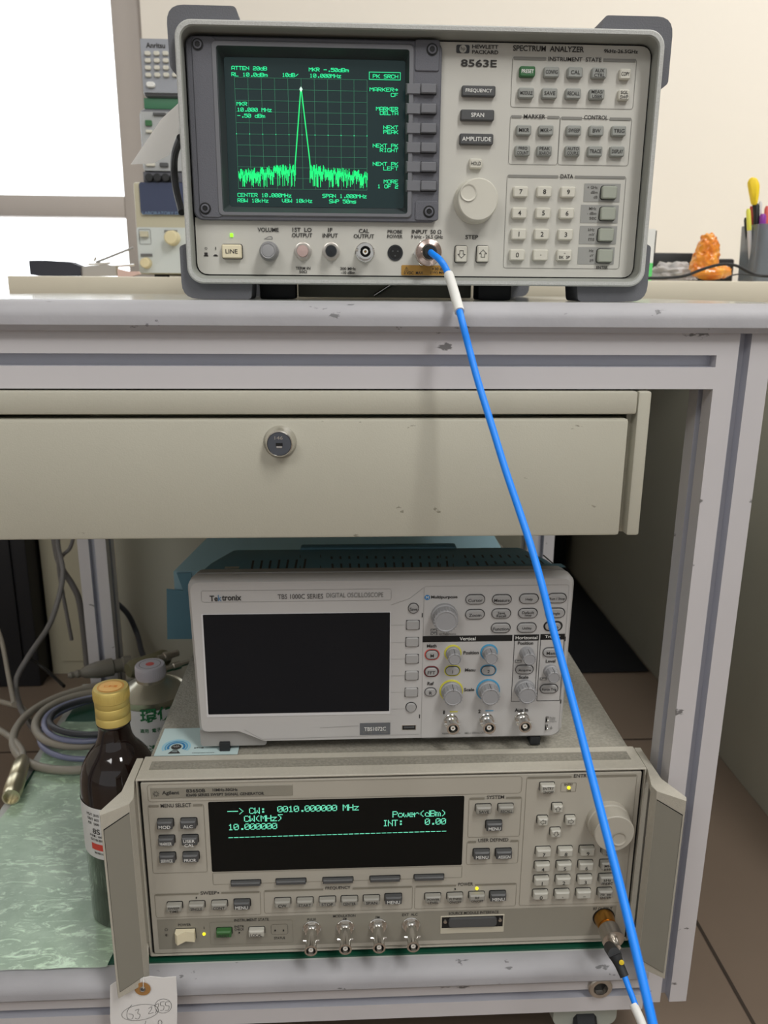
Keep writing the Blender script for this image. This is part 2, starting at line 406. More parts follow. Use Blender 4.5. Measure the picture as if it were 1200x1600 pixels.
mb.box(XD0+.012, xdr-.008, .5905, 1.08, zdb+.004, zdb+.008, M_drawer)
dr = mb.build('drawer', wbn)
c = PY(437, 694, .568); lk = MB()
lk.lathe((c.x, .573, c.z+.0008), (0, -1, 0), [(0, .0118), (.001, .0118), (.004, .0100), (.0085, .0093), (.0092, .0086), (.0088, .0083)], M_metal, 36, cap1=False)
lk.lathe((c.x, .5645, c.z+.0008), (0, -1, 0), [(0, .0083), (.0004, .0081)], mat('lock_face', (96, 100, 108), .35, metal=.6), 36)
lk.box(c.x-.0024, c.x+.0024, .5636, .5640, c.z-.0006, c.z+.0016, M_black)
lk.box(c.x-.002, c.x+.002, .5636, .5640, c.z-.0020, c.z-.0006, M_metal)
lk.text('146', c.x-.0003, c.z+.0052, .0058, .0024, .5638, M_metald); lk.build('lock', dr, 'round chrome drawer lock stamped 146')

# green mat and its plastic film on the shelf
mb = MB(); mb.prism([(x, y, ZS+.0002) for x, y in ((XL0+.042, .5865), (XL1-.044, .5865), (XL1-.044, YR-.05), (XL0, YR-.05), (XL0, .625), (XL0+.042, .625))], (0, 0, .0018), M_mat)
tag(mb.build('rubber_mat'), 'dark green rubber mat covering the lower shelf of the bench', 'mat')
fm = bpy.data.materials.new('scratched_film'); fm.use_nodes = True; n = fm.node_tree.nodes; L = fm.node_tree.links
pb = n['Principled BSDF']; out = n['Material Output']; pb.inputs['Base Color'].default_value = lin((200, 226, 198)); pb.inputs['Roughness'].default_value = .28
tr = n.new('ShaderNodeBsdfTransparent'); mx = n.new('ShaderNodeMixShader'); t = n.new('ShaderNodeTexCoord')
n1 = n.new('ShaderNodeTexNoise'); n1.inputs['Scale'].default_value = 9; n1.inputs['Detail'].default_value = 8; n1.inputs['Roughness'].default_value = .65
mpv = n.new('ShaderNodeMapping'); mpv.inputs['Rotation'].default_value = (0, 0, .5); mpv.inputs['Scale'].default_value = (1, 2.6, 1)
n2 = n.new('ShaderNodeTexNoise'); n2.inputs['Scale'].default_value = 34; n2.inputs['Detail'].default_value = 9; n2.inputs['Roughness'].default_value = .7; n2.inputs['Distortion'].default_value = 1.5
r1 = n.new('ShaderNodeMapRange'); r1.inputs[1].default_value = .3; r1.inputs[2].default_value = .7; r1.inputs[3].default_value = .40; r1.inputs[4].default_value = .82
r2 = n.new('ShaderNodeMapRange'); r2.inputs[1].default_value = .52; r2.inputs[2].default_value = .66; r2.inputs[3].default_value = 0; r2.inputs[4].default_value = .55
ad = n.new('ShaderNodeMath'); ad.operation = 'ADD'; ad.use_clamp = True
bp = n.new('ShaderNodeBump'); bp.inputs['Strength'].default_value = .6; bp.inputs['Distance'].default_value = .002
L.new(t.outputs['Object'], n1.inputs['Vector']); L.new(t.outputs['Object'], mpv.inputs['Vector']); L.new(mpv.outputs[0], n2.inputs['Vector'])
L.new(n1.outputs[0], r1.inputs[0]); L.new(n2.outputs[0], r2.inputs[0]); L.new(r1.outputs[0], ad.inputs[0]); L.new(r2.outputs[0], ad.inputs[1])
L.new(n1.outputs[0], bp.inputs['Height']); L.new(bp.outputs[0], pb.inputs['Normal'])
L.new(ad.outputs[0], mx.inputs[0]); L.new(tr.outputs[0], mx.inputs[1]); L.new(pb.outputs[0], mx.inputs[2]); L.new(mx.outputs[0], out.inputs[0])
mb = MB(); x0 = XL0; x1 = -.205; nx, ny = 24, 40; vs = []; fs = []
for j in range(ny+1):
    for i in range(nx+1):
        y = .582+(1.0-.582)*j/ny; x = (x0 if y > .63 else x0+.043)+(x1-(x0 if y > .63 else x0+.043))*i/nx
        vs.append((x+.004*math.sin(y*31), y, ZS+.0028+.0005*math.sin(x*140+y*60)*math.sin(y*90)))
for j in range(ny):
    for i in range(nx): a = j*(nx+1)+i; fs.append((a, a+1, a+nx+2, a+nx+1))
mb.add(vs, fs, fm)
tag(mb.build('plastic_film'), 'clear scratched plastic film over the green mat left of the signal generator', 'plastic film')

# ------------------------------------------------------------------ front-panel kit
class Panel:
    """places marks, keys and knobs on a vertical front plane Y"""
    def __init__(s, Y): s.Y = Y; s.ink = MB()
    def P(s, px, py, d=0): return PY(px, py, s.Y-d)
    def rect(s, TL, TR, BR, BL, d=0):
        a, b_, c_, e_ = [s.P(*q, d) for q in (TL, TR, BR, BL)]
        return ((a.x+e_.x)/2, (b_.x+c_.x)/2, (e_.z+c_.z)/2, (a.z+b_.z)/2)
    def T(s, t, px, py, wpx, hpx, m=None, mb=None, y=None, bold=.012, align='c'):
        p = s.P(px, py); k = scl(px, py, s.Y)
        (mb or s.ink).text(t, p.x, p.z, None if wpx is None else wpx*k[0], None if hpx is None else hpx*k[1], (s.Y-.0006) if y is None else y, m or M_ink, bold, align)
    def outline(s, R, m, wd=.0003, r=.002, d=.0003):
        x0, x1, z0, z1 = R; n = 4
        A = rrpts(x0, x1, z0, z1, r, n); B = rrpts(x0+wd, x1-wd, z0+wd, z1-wd, max(r-wd, 1e-5), n); k = len(A)
        s.ink.add([(x, s.Y-d, z) for x, z in A+B], [(i, (i+1) % k, (i+1) % k+k, i+k) for i in range(k)], m)
    def bar(s, R, tx, tw, m, th):
        """thick top bar broken for a title centred at pixel x=tx, width tw"""
        x0, x1, z0, z1 = R; k = scl(tx[0], tx[1], s.Y)[0]; c = s.P(*tx).x; g = tw*k/2+.001
        s.ink.flat(x0+.001, c-g, z1-th, z1, s.Y-.0004, m); s.ink.flat(c+g, x1-.001, z1-th, z1, s.Y-.0004, m)
        s.ink.flat(c-g, c+g, z1-th*.5, z1+.0002, s.Y-.00035, s.base)
    def key(s, par, name, px, py, wpx, hpx, m, prot=.004, r=.0012, ch=.0008, text=None, tm=None, th=5.2, name_label=None, well=None, dark=True, tdy=0, lead=.95):
        pm = s.P(px, py, prot*.5); k = scl(px, py, s.Y-prot)
        a = proj((pm.x, s.Y, pm.z)); b_ = proj((pm.x, s.Y-prot, pm.z))
        w_ = (wpx-abs(a[0]-b_[0]))*k[0]; h_ = (hpx-abs(a[1]-b_[1]))*k[1]
        mb = MB()
        if dark:
            g = .0006; mb.rr(pm.x, pm.z, w_+2*g, h_+2*g, r+g, s.Y-.00035, s.Y+.001, M_black)
        mb.rr(pm.x, pm.z, w_, h_, r, s.Y-prot, s.Y, m, ch)
        if text:
            lines = text.split('\n'); n = len(lines); hh = th*k[1]
            for i, t in enumerate(lines):
                vs, fs = text_geo(t, .012); W = None
                # width limited to the key face
                xs = [v[0] for v in vs]; ys = [v[1] for v in vs]; ar = (max(xs)-min(xs))/max(max(ys)-min(ys), 1e-6)
                wt = min(hh*ar*1.05, (w_-2*ch)*.92)
                mb.text(t, pm.x, pm.z+tdy*k[1]+((n-1)/2-i)*hh*(1+.35*lead), wt if t not in '.-' else hh*(.22 if t == '.' else .6), hh if t not in '.-' else hh*(.22 if t == '.' else .14), s.Y-prot-.00025, tm or M_ink)
        return mb.build(name, par)
    def knob(s, par, px, py, rb, rf, prot, m, mf=None, dimple=None, name='knob', ribs=0, ring=None, line=False):
        """px,py,rb/rf : pixel centre of the base, pixel radii of base and front face"""
        c = s.P(px, py); kb = scl(px, py, s.Y)[0]; kf = scl(px, py, s.Y-prot)[0]; R, Fc = rb*kb, rf*kf; mb = MB(); y = s.Y
        if ring: mb.lathe((c.x, y, c.z), (0, -1, 0), [(0, R+.0012), (.0008, R+.0010), (.0009, R)], ring, 32, cap1=False)
        prof = [(0, R), (prot*.25, R*.98), (prot*.3, Fc*1.03), (prot-.0008, Fc), (prot, Fc-.0008)]
        if not dimple: prof = prof+[(prot, Fc*.85), (prot-.0004, Fc*.8)]
        mb.lathe((c.x, y, c.z), (0, -1, 0), prof, m, 40)
        for i in range(ribs):
            a = 2*math.pi*i/ribs; dx, dz = math.cos(a), math.sin(a); q = Vector((c.x+dx*Fc, 0, c.z+dz*Fc)); t_ = Vector((-dz, 0, dx))*Fc*.07; o_ = Vector((dx, 0, dz))*Fc*.05
            P4 = [q-t_-o_, q+t_-o_, q+t_*.7+o_, q-t_*.7+o_]; mb.prism([(p.x, y-prot*.97, p.z) for p in P4], (0, prot*.65, 0), m)
        if line: mb.box(c.x-.0002, c.x+.0002, y-prot*.99, y-prot*.35, c.z+Fc*.75, c.z+Fc*1.04, M_ink)
        ko = mb.build(name, par)
        if dimple:
            d = PY(dimple[0], dimple[1], y-prot); rr_ = dimple[2]*kf
            dm = MB(); dm.lathe((d.x, y-prot, d.z), (0, -1, 0), [(.0010, rr_), (.0009, rr_*.93), (.0002, rr_*.8), (.00005, rr_*.4), (.00003, .0001)], mf or m, 28, cap0=False, cap1=False); dm.build('finger_dimple', ko)
        return ko
    def bnc(s, par, px, py, r0=13, L=.024, name='bnc_connector', body=None):
        """px,py pixel centre of the flange on the panel"""
        c = s.P(px, py); k = scl(px, py, s.Y)[0]; R = r0*k; mb = MB(); bm_ = body or M_metal
        mb.lathe((c.x, s.Y, c.z), (0, -1, 0), [(0, R), (.0012, R), (.0016, R*.93)], bm_, 32)
        mb.lathe((c.x, s.Y-.0014, c.z), (0, -1, 0), [(0, R*.82), (.0028, R*.82)], bm_, 6)
        q = .0048
        mb.lathe((c.x, s.Y-.004, c.z), (0, -1, 0), [(0, q*1.25), (.001, q*1.25), (.0012, q), (L-.0050, q), (L-.0046, q*1.13), (L-.004, q*1.13), (L-.004, q*.82), (L-.012, q*.82)], bm_, 28, cap1=False)
        mb.lathe((c.x, s.Y-L+.007, c.z), (0, -1, 0), [(0, q*.82), (.0002, q*.8)], M_black, 20)
        mb.lathe((c.x, s.Y-L+.007, c.z), (0, -1, 0), [(0, q*.42), (.0062, q*.42), (.0062, q*.2), (.003, q*.2)], M_ptfe, 20, cap1=False)
        mb.lathe((c.x, s.Y-L+.007, c.z), (0, -1, 0), [(0, .0005), (.005, .0005)], M_gold, 8)
        for sg in (-1, 1): mb.lathe((c.x+sg*q*.7, s.Y-L*.62, c.z+.2*q), (sg, 0, .15), [(0, .001), (q*.75, .001)], bm_, 10)
        return mb.build(name, par)

FONT = {' ': '0000000000', '(': '001C224100', ')': '0041221C00', '-': '0808080808', '.': '0000606000', '/': '2010080402', '0': '3E5149453E', '1': '00427F4000', '2': '7249494946', '3': '2141494D33', '5': '2745454539', '8': '3649494936',
        ':': '0000363600', '>': '0041221408', 'A': '7E1111117E', 'B': '7F49494936', 'C': '3E41414122', 'D': '7F4141413E', 'E': '7F49494941', 'F': '7F09090901', 'G': '3E41415173', 'H': '7F0808087F', 'I': '00417F4100', 'K': '7F08142241',
        'L': '7F40404040', 'M': '7F020C027F', 'N': '7F0408107F', 'O': '3E4141413E', 'P': '7F09090906', 'R': '7F09192946', 'S': '4649494931', 'T': '01017F0101', 'V': '1F2040201F', 'W': '7F2018207F', 'X': '6314081463', 'd': '384444487F',
        'e': '3854545418', 'k': '7F10284400', 'm': '7C04780478', 'o': '3844444438', 'r': '7C08040408', 's': '4854545424', 'w': '3C4030403C', 'z': '4464544C44', '>>': '08082A1C08'}
def glyph(ch):
    h = FONT[ch]; return [[(int(h[2*c:2*c+2], 16) >> r) & 1 for r in range(7)] for c in range(5)]
def stroke_text(mb, s, x, z, w, h, y, m, wd, dots=False, arrow_last=False):
    """screen characters: w total width, h glyph height, x left, z centre"""
    n = len(s); pitch = w/(n-.17) if n > 1 else w/.83; dx = pitch*.83/4*.95; dz = h/6
    for i, ch in enumerate(s):
        g = glyph('>>' if ch == '\x7e' else ch); ox = x+i*pitch
        on = lambda c, r: 0 <= c < 5 and 0 <= r < 7 and g[c][r]
        for c in range(5):
            for r in range(7):
                if not g[c][r]: continue
                a = (ox+c*dx, z+h/2-r*dz)
                if dots: mb.flat(a[0]-dx*.43, a[0]+dx*.43, a[1]-dz*.43, a[1]+dz*.43, y, m); continue
                hit = False
                if on(c+1, r): mb.seg(a, (a[0]+dx, a[1]), wd, y, m)
                if on(c, r+1): mb.seg(a, (a[0], a[1]-dz), wd, y, m)
                if on(c+1, r+1) and not on(c+1, r) and not on(c, r+1): mb.seg(a, (a[0]+dx, a[1]-dz), wd, y, m)
                if on(c-1, r+1) and not on(c-1, r) and not on(c, r+1): mb.seg(a, (a[0]-dx, a[1]-dz), wd, y, m)
                if ch == '.': mb.seg(a, (a[0]+dx*.3, a[1]), wd, y, m)
def smooth_poly(pts):
    out = []
    n = len(pts)
    for i, p in enumerate(pts):
        x, z, r = p
        if r == 0: out.append((x, z)); continue
        a = Vector(pts[i-1][:2]); c_ = Vector(pts[(i+1) % n][:2]); b_ = Vector((x, z)); u = (a-b_).normalized(); v = (c_-b_).normalized()
        A, C = b_+u*r, b_+v*r
        for k in range(6): t = k/5; out.append(tuple((1-t)**2*A+2*t*(1-t)*b_+t*t*C))
    return out
# ================================================================== SPECTRUM ANALYZER
YH = .6283; YP = .645
hx0, hx1, hz0, hz1 = -.1142, .2292, CAMZ+.0033, CAMZ+.1777
hp = empty('spectrum_analyzer', ((hx0+hx1)/2, .85, ZD), 'grey spectrum analyzer with green trace on its screen, standing on the bench top', 'spectrum analyzer')
ix0, ix1, iz0, iz1 = -.1105, .2265, CAMZ+.0095, CAMZ+.1725
mb = MB()
lw = .0034
mb.loft([(hx0+.002, hx1-.002, hz0+.002, hz1-.002, .010, .66), (hx0, hx1, hz0, hz1, .0115, .652), (hx0, hx1, hz0, hz1, .0115, YH+.0012), (hx0+.001, hx1-.001, hz0+.001, hz1-.001, .0108, YH),
         (hx0+lw, hx1-lw, hz0+lw, hz1-lw, .0092, YH)], M_hpframe, cap0=False, cap1=False, n=8)
mb.loft([(hx0+lw, hx1-lw, hz0+lw, hz1-lw, .0092, YH), (hx0+lw+.0008, hx1-lw-.0008, hz0+lw+.0006, hz1-lw-.0008, .009, YH+.001), (ix0, ix1, iz0, iz1, .0085, YP+.002)], M_hpwall, cap0=False, cap1=False, n=8)
mb.build('front_frame', hp)
mb = MB(); mb.box(hx0+.006, hx1-.006, .655, 1.075, hz0+.004, hz1-.003, mat('hp_cover', (158, 158, 150), .6, bump=.6, bscale=600), .004); mb.build('case', hp)
pn = Panel(YP); pn.base = M_panel
g = .0012
mb = MB(); mb.loft([(ix0-.002, ix1+.002, iz0-.002, iz1+.002, .009, YP+.014), (ix0-.002, ix1+.002, iz0-.002, iz1+.002, .009, YP+.0125)], M_black, n=8)
_gp = [(ix0-.001, iz1+.001), (ix1+.001, iz1+.001), (ix1+.001, iz0-.001), (ix0-.001, iz0-.001)]
for i in range(4):
    a_, b_ = _gp[i], _gp[(i+1) % 4]; mb.box(min(a_[0], b_[0])-.0015, max(a_[0], b_[0])+.0015, YP+.0022, YP+.0125, min(a_[1], b_[1])-.0015, max(a_[1], b_[1])+.0015, M_black)
XB = PY(683, 200, YP).x; ZBz = PY(500, 342, YP).z
_pl = smooth_poly([(ix0+g, ZBz, 0), (XB, ZBz, 0), (XB, iz1-g, 0), (ix1-g, iz1-g, .0085), (ix1-g, iz0+g*.6, .0085), (ix0+g, iz0+g*.6, .0085)])
mb.prism([(x, YP, z) for x, z in _pl], (0, .0016, 0), M_panel)
pnl = mb.build('front_panel', hp)
# bumpers at the four front corners and the back
def bumper(name, pts, y0, dy):
    m = MB(); P = smooth_poly(pts); n = len(P)
    m.prism([(x, y0, z) for x, z in P], (0, dy, 0), M_rub); return m.build(name, hp)
bx = lambda px, py: (PY(px, py, .636).x, PY(px, py, .636).z)
L0 = bx(262, 60)[0]; T0 = bx(300, 8)[1]; RT = bx(1048, 80)[0]; TR0 = bx(942, 24)[1]; BZ = CAMZ-.0078
for (yy, dd) in ((.6355, .035), (1.045, .035)):
    bumper('corner_bumper', [(L0, T0, .012), (bx(368, 8)[0], T0, .003), (bx(376, 25)[0], hz1-.0015, 0), (hx0+.012, hz1-.0015, 0), (hx0+.0042, hz1-.0042, 0), (hx0+.0015, hz1-.012, 0), (hx0+.002, bx(0, 120)[1], 0), (L0+.0005, bx(0, 100)[1], .002)], yy, dd)
    bumper('corner_bumper', [(RT, TR0, .012), (RT, bx(0, 110)[1], .002), (hx1-.002, bx(0, 128)[1], 0), (hx1-.0015, hz1-.012, 0), (hx1-.0042, hz1-.0042, 0), (hx1-.012, hz1-.0015, 0), (bx(938, 40)[0], hz1-.0015, 0), (bx(945, 24)[0], TR0, .003)], yy, dd)
    LB = bx(283, 430)[0]; RB = bx(1013, 430)[0]
    bumper('corner_bumper', [(LB, bx(283, 385)[1], .002), (hx0+.002, bx(288, 378)[1], 0), (hx0+.0015, hz0+.012, 0), (hx0+.0042, hz0+.0042, 0), (hx0+.012, hz0+.0015, 0), (bx(394, 445)[0], hz0+.0015, 0), (bx(393, 466)[0], BZ, .003), (LB, BZ, .012)], yy, dd)
    bumper('corner_bumper', [(RB, bx(1014, 385)[1], .002), (RB, BZ, .012), (bx(903, 466)[0], BZ, .003), (bx(901, 450)[0], hz0+.0015, 0), (hx1-.012, hz0+.0015, 0), (hx1-.0042, hz0+.0042, 0), (hx1-.0015, hz0+.012, 0), (hx1-.002, bx(1010, 378)[1], 0)], yy, dd)
for a, b_ in ((400, 459), (756, 811)):
    mb = MB(); x0 = bx(a, 460)[0]; x1 = bx(b_, 460)[0]; mb.box(x0, x1, .664, .69, BZ, hz0+.005, M_blackrub, .002); mb.build('foot', hp)
mb = MB(); mb.box(bx(459, 460)[0], bx(756, 460)[0], .70, .72, BZ+.0012, hz0+.005, mat('rail_putty', (150, 150, 136), .6), .001)
mb.tube([(bx(590, 460)[0], .695, BZ+.003), (bx(622, 460)[0], .69, hz0+.002)], .0015, M_metal, sm=0); mb.build('tilt_stand', hp)
# dark bezel around the crt
YB = YP-.0045
bz = Panel(YB)
mb = MB()
B0 = bz.rect((296, 50), (690, 55), (686, 348), (309, 343)); B0 = (ix0+.0015, B0[1], B0[2], iz1-.002)
O = bz.rect((337, 68), (641, 82), (635, 334), (349, 332)); G = Panel(YB+.011); SC = G.rect((351, 92), (632, 97), (628, 323), (362, 321))
n8 = 6
# plate with rounded-rectangular opening: stepped lofts from the outside in
mb.loft([(B0[0], B0[1], B0[2], B0[3], .006, YP+.0005), (B0[0], B0[1], B0[2], B0[3], .006, YB+.0008), (B0[0]+.0008, B0[1]-.0008, B0[2]+.0008, B0[3]-.0008, .006, YB), (O[0]-.0040, O[1]+.0040, O[2]-.0030, O[3]+.0040, .0035, YB)], M_dkplas, cap0=False, cap1=False, n=n8)
mb.loft([(O[0]-.0040, O[1]+.0040, O[2]-.0030, O[3]+.0040, .0035, YB), (O[0]-.0028, O[1]+.0028, O[2]-.0020, O[3]+.0028, .003, YB-.0016), (O[0], O[1], O[2], O[3], .002, YB-.0016)], M_dkplas2, cap0=False, cap1=False, n=n8)
mb.loft([(O[0], O[1], O[2], O[3], .002, YB-.0016), (SC[0]-.001, SC[1]+.001, SC[2]-.001, SC[3]+.001, .002, YB+.011)], M_scrbl, cap0=False, cap1=False, n=n8)
bzl = mb.build('screen_bezel', hp)
# raised corner plates with screws
mb = MB()
R1 = bz.rect((294, 55), (344, 58), (352, 340), (309, 340)); mb.rr((R1[0]+R1[1])/2, (R1[2]+R1[3])/2, R1[1]-R1[0]-.0035, R1[3]-R1[2], .004, YB-.0009, YB, M_dkplas, .0006); mb.build('corner_plate', bzl); mb = MB()
R2 = bz.rect((648, 61), (688, 63), (686, 112), (648, 112)); mb.rr((R2[0]+R2[1])/2, (R2[2]+R2[3])/2, R2[1]-R2[0], R2[3]-R2[2], .002, YB-.0009, YB, M_dkplas, .0006); mb.build('corner_plate', bzl); mb = MB()
R3 = bz.rect((648, 314), (686, 314), (684, 345), (648, 345)); mb.rr((R3[0]+R3[1])/2, (R3[2]+R3[3])/2, R3[1]-R3[0], R3[3]-R3[2], .002, YB-.0009, YB, M_dkplas, .0006)
mb.build('corner_plate', bzl)
for q in ((309, 70), (321, 326), (675, 78), (670, 331)):
    c = bz.P(*q); k = scl(*q, YB)[0]; mb = MB(); r = 9*k
    mb.lathe((c.x, YB-.0010, c.z), (0, -1, 0), [(0, r), (.0002, r)], M_black, 28); mb.lathe((c.x, YB-.0010, c.z), (0, -1, 0), [(0, r*.75), (.0012, r*.72), (.0015, r*.5), (.0009, r*.42)], M_dkplas, 28, cap1=False)
    mb.lathe((c.x, YB-.0019, c.z), (0, -1, 0), [(0, r*.42), (.0001, r*.4)], M_black, 6); mb.build('screw', bzl)
# screen
YG = YB+.0108
mb = MB(); cxs, czs = (SC[0]+SC[1])/2, (SC[2]+SC[3])/2; hw, hh = (SC[1]-SC[0])/2+.001, (SC[3]-SC[2])/2+.001
nx = 16; vs = []; fs = []
bulge = lambda x, z: YG-.0010*(1-((x-cxs)/hw)**2*.6-((z-czs)/hh)**2*.4)
for j in range(nx+1):
    for i in range(nx+1): x = cxs+hw*(2*i/nx-1); z = czs+hh*(2*j/nx-1); vs.append((x, bulge(x, z), z))
for j in range(nx):
    for i in range(nx): a = j*(nx+1)+i; fs.append((a, a+1, a+nx+2, a+nx+1))
mb.add(vs, fs, M_scr); scr = mb.build('crt_screen', hp)
gp = Panel(YG-.0014); tm = MB()
def st(s, px, py, wpx, hpx=5.3, mb_=None, m=None, right=None):
    p = gp.P(px, py); k = scl(px, py, gp.Y); stroke_text(mb_ or tm, s, p.x-(wpx*k[0] if right else 0), p.z, wpx*k[0], hpx*k[1], gp.Y, m or M_green, .00042)
for a in [('ATTEN 20dB', 362, 106, 55), ('RL 10.0dBm', 362, 116, 56), ('10dB/', 441, 117, 25), ('MKR -.50dBm', 483, 108.5, 62), ('10.000MHz', 484, 118, 49), ('PK SRCH', 583, 119, 39),
          ('MKR', 370, 162, 16), ('10.000 MHz', 370.5, 171, 54), ('-.50 dBm', 371, 180.5, 43), ('CENTER 10.000MHz', 371.5, 304.5, 84), ('SPAN 1.000MHz', 504, 306, 69), ('RBW 10kHz', 371.5, 313, 48), ('VBW 10kHz', 441, 313.5, 47), ('SWP 50ms', 514.5, 314.5, 42)]: st(*a)
for s_, y_, w_ in (('MARKER~', 140.5, 44), ('CF', 148.5, 11), ('MARKER', 170.5, 34), ('DELTA', 177, 28), ('NEXT', 199.5, 22.5), ('PEAK', 206.5, 22.5), ('NEXT PK', 228, 39), ('RIGHT', 235, 28), ('NEXT PK', 256.5, 39), ('LEFT', 263.5, 22.5), ('MORE', 284, 22), ('1 OF 2', 291.5, 32)):
    st(s_, 622, y_, w_, right=True)
bR = gp.rect((577, 112.5), (626, 113.5), (625, 125), (577, 124)); x0, x1, z0, z1 = bR
for a, b_ in (((x0, z0), (x1, z0)), ((x1, z0), (x1, z1)), ((x1, z1), (x0, z1)), ((x0, z1), (x0, z0))): tm.seg(a, b_, .0004, gp.Y, M_green)
tm.build('screen_text', scr)
gR = gp.rect((366, 121.5), (574, 124), (573, 296.5), (373, 295)); x0, x1, z0, z1 = gR; gm = MB()
for i in range(11):
    x = x0+(x1-x0)*i/10; z = z0+(z1-z0)*i/10
    gm.seg((x, z0), (x, z1), .00022, gp.Y+.0002, M_greend); gm.seg((x0, z), (x1, z), .00022, gp.Y+.0002, M_greend)
for i in range(11):
    x = x0+(x1-x0)*i/10; z = (z0+z1)/2; gm.flat(x-.0003, x+.0003, z-.0003, z+.0003, gp.Y, M_green)
gm.build('graticule', scr)
trc = MB(); k = scl(470, 200, gp.Y)
pk = gp.P(470.3, 139.5); fl = gp.P(461.5, 253); fr = gp.P(484, 251); lf = gp.P(373, 270).x; rt = gp.P(574, 270).x
tz = lambda x: gp.P(470, 254).z-(abs(x-pk.x)/(x1-x0)*2)*.0052
zb_ = gp.P(470, 293).z
def noise_run(a, b_, n):
    last = None
    for i in range(n+1):
        x = a+(b_-a)*i/n; top = tz(x)-random.random()*.0052; u = random.random()
        bot = top-.003-u*.007 if u < .82 else zb_+random.random()*.0015
        bot = max(bot, zb_); trc.seg((x, top), (x, bot), .00045, gp.Y-.0001, M_greenb)
        if last is not None: trc.seg(last, (x, top), .0003, gp.Y-.0001, M_greenb)
        last = (x, (top+bot)/2)
noise_run(lf, fl.x, 92); noise_run(fr.x, rt, 94)
for (a, b_) in (((fl.x, fl.z), (pk.x-.0002, pk.z)), ((pk.x+.0002, pk.z), (fr.x, fr.z)), ((fl.x, fl.z), (fl.x-.0004, fl.z-.004)), ((fr.x, fr.z), (fr.x+.0004, fr.z-.006))): trc.seg(a, b_, .0008, gp.Y-.0001, M_greenb)
mk = mat('marker_white', (0, 0, 0), emit=(220, 255, 235), es=1.0)
trc.add([(pk.x, gp.Y-.0002, pk.z+.0018), (pk.x-.0012, gp.Y-.0002, pk.z), (pk.x, gp.Y-.0002, pk.z-.0018), (pk.x+.0012, gp.Y-.0002, pk.z)], [(0, 1, 2, 3)], mk)
trc.build('trace', scr)
# soft keys right of the screen
for y_ in (140, 171, 201.5, 231.5, 261.5, 291):
    mb = MB(); p = bz.P(669, y_); k = scl(669, y_, YB); w_, h_ = 24*k[0], 15*k[1]
    mb.loft([(p.x-w_*.5-23*k[0], p.x-w_*.5, p.z-h_*.62, p.z+h_*.62, .0004, YB), (p.x-w_*.5-21*k[0], p.x-w_*.5-.0002, p.z-h_*.5, p.z+h_*.5, .0004, YB-.0025)], M_dkplas2)
    mb.rr(p.x, p.z, w_+.0012, h_+.0012, .0008, YB-.0002, YB+.001, M_black)
    mb.rr(p.x, p.z, w_, h_, .0008, YB-.0042, YB, M_dkplas2, .0006); mb.build('soft_key', bzl)
# printed legends
ft = pn
# logo
lg = ft.rect((713, 70), (733.5, 70.5), (733.5, 83.5), (713, 83)); cxl, czl = (lg[0]+lg[1])/2, (lg[2]+lg[3])/2
mb = MB(); mb.rr(cxl, czl, lg[1]-lg[0], lg[3]-lg[2], .001, YP-.0004, YP, mat('logo_grey', (62, 64, 66), .5))
mb.lathe((cxl, YP-.0004, czl), (0, -1, 0), [(0, .0026), (.00015, .0026)], M_panel, 28); mb.text('hp', cxl, czl, .0032, .0030, YP-.0007, M_ink, .0); mb.build('logo_badge', pnl)
for a in [('HEWLETT', 758, 73.5, 41, 6), ('PACKARD', 758, 81.8, 41, 6), ('8563E', 748, 99, 56, 11.5), ('SPECTRUM  ANALYZER', 857, 76.5, 111, 9), ('9kHz-26.5GHz', 970, 80.5, 53, 6), ('INSTRUMENT  STATE', 898, 93, 83, 6.5), ('MARKER', 835, 182.3, 34, 6.5), ('CONTROL', 931, 183.7, 37, 6.5), ('DATA', 885.5, 275.8, 20, 6.5),
          ('STEP', 737, 370.5, 20, 6.5), ('VOLUME', 419, 359, 33, 6.5), ('1ST  LO', 472, 359, 30, 6.5), ('OUTPUT', 472, 367.5, 32, 6.5), ('IF', 516, 359.3, 7, 6.5), ('INPUT', 516, 368, 24, 6.5), ('CAL', 568.6, 361, 16, 6.5), ('OUTPUT', 568.6, 369.2, 32, 6.5),
          ('PROBE', 617, 362, 23, 5.6), ('POWER', 617, 369.5, 24, 5.6), ('INPUT  50 Ω', 666.5, 362, 46, 6.5), ('9 kHz - 26.5 GHz', 667, 370, 50, 5.8), ('TERM IN', 473.6, 419, 23, 4.4), ('50Ω', 473.6, 424.5, 12, 4.6), ('300 MHz', 543.7, 419.7, 24, 4.6), ('-10 dBm', 543.7, 426, 22, 4.6),
          ('ENTER', 940.5, 418, 18, 4.8), ('O', 322, 388, 4, 4), ('I', 337, 388, 1.2, 4.5)]:
    ft.T(*a, bold=.02)
for q, w_, h_ in (((322, 397), 5, 5), ((322, 399.8), 7, 1.5), ((337, 398.5), 4, 2), ((337, 399.8), 7, 1.5)):
    p = ft.P(*q); k = scl(*q, YP); ft.ink.flat(p.x-w_*k[0]/2, p.x+w_*k[0]/2, p.z-h_*k[1]/2, p.z+h_*k[1]/2, YP-.0003, M_ink)
p = ft.P(412, 372); k = scl(412, 372, YP)[0]
ft.ink.add([(p.x, YP-.0003, p.z-.0008), (p.x+14*k, YP-.0003, p.z-.0008), (p.x+14*k, YP-.0003, p.z+.0006), (p.x+12*k, YP-.0003, p.z+.0014), (p.x+7*k, YP-.0003, p.z+.0011)], [(0, 1, 2, 3, 4)], M_inkg)
ft.ink.add([(p.x+3.5*k, YP-.00035, p.z-.0004), (p.x+12.6*k, YP-.00035, p.z-.0004), (p.x+12.6*k, YP-.00035, p.z+.0005), (p.x+8*k, YP-.00035, p.z+.0006)], [(0, 1, 2, 3)], M_panel)
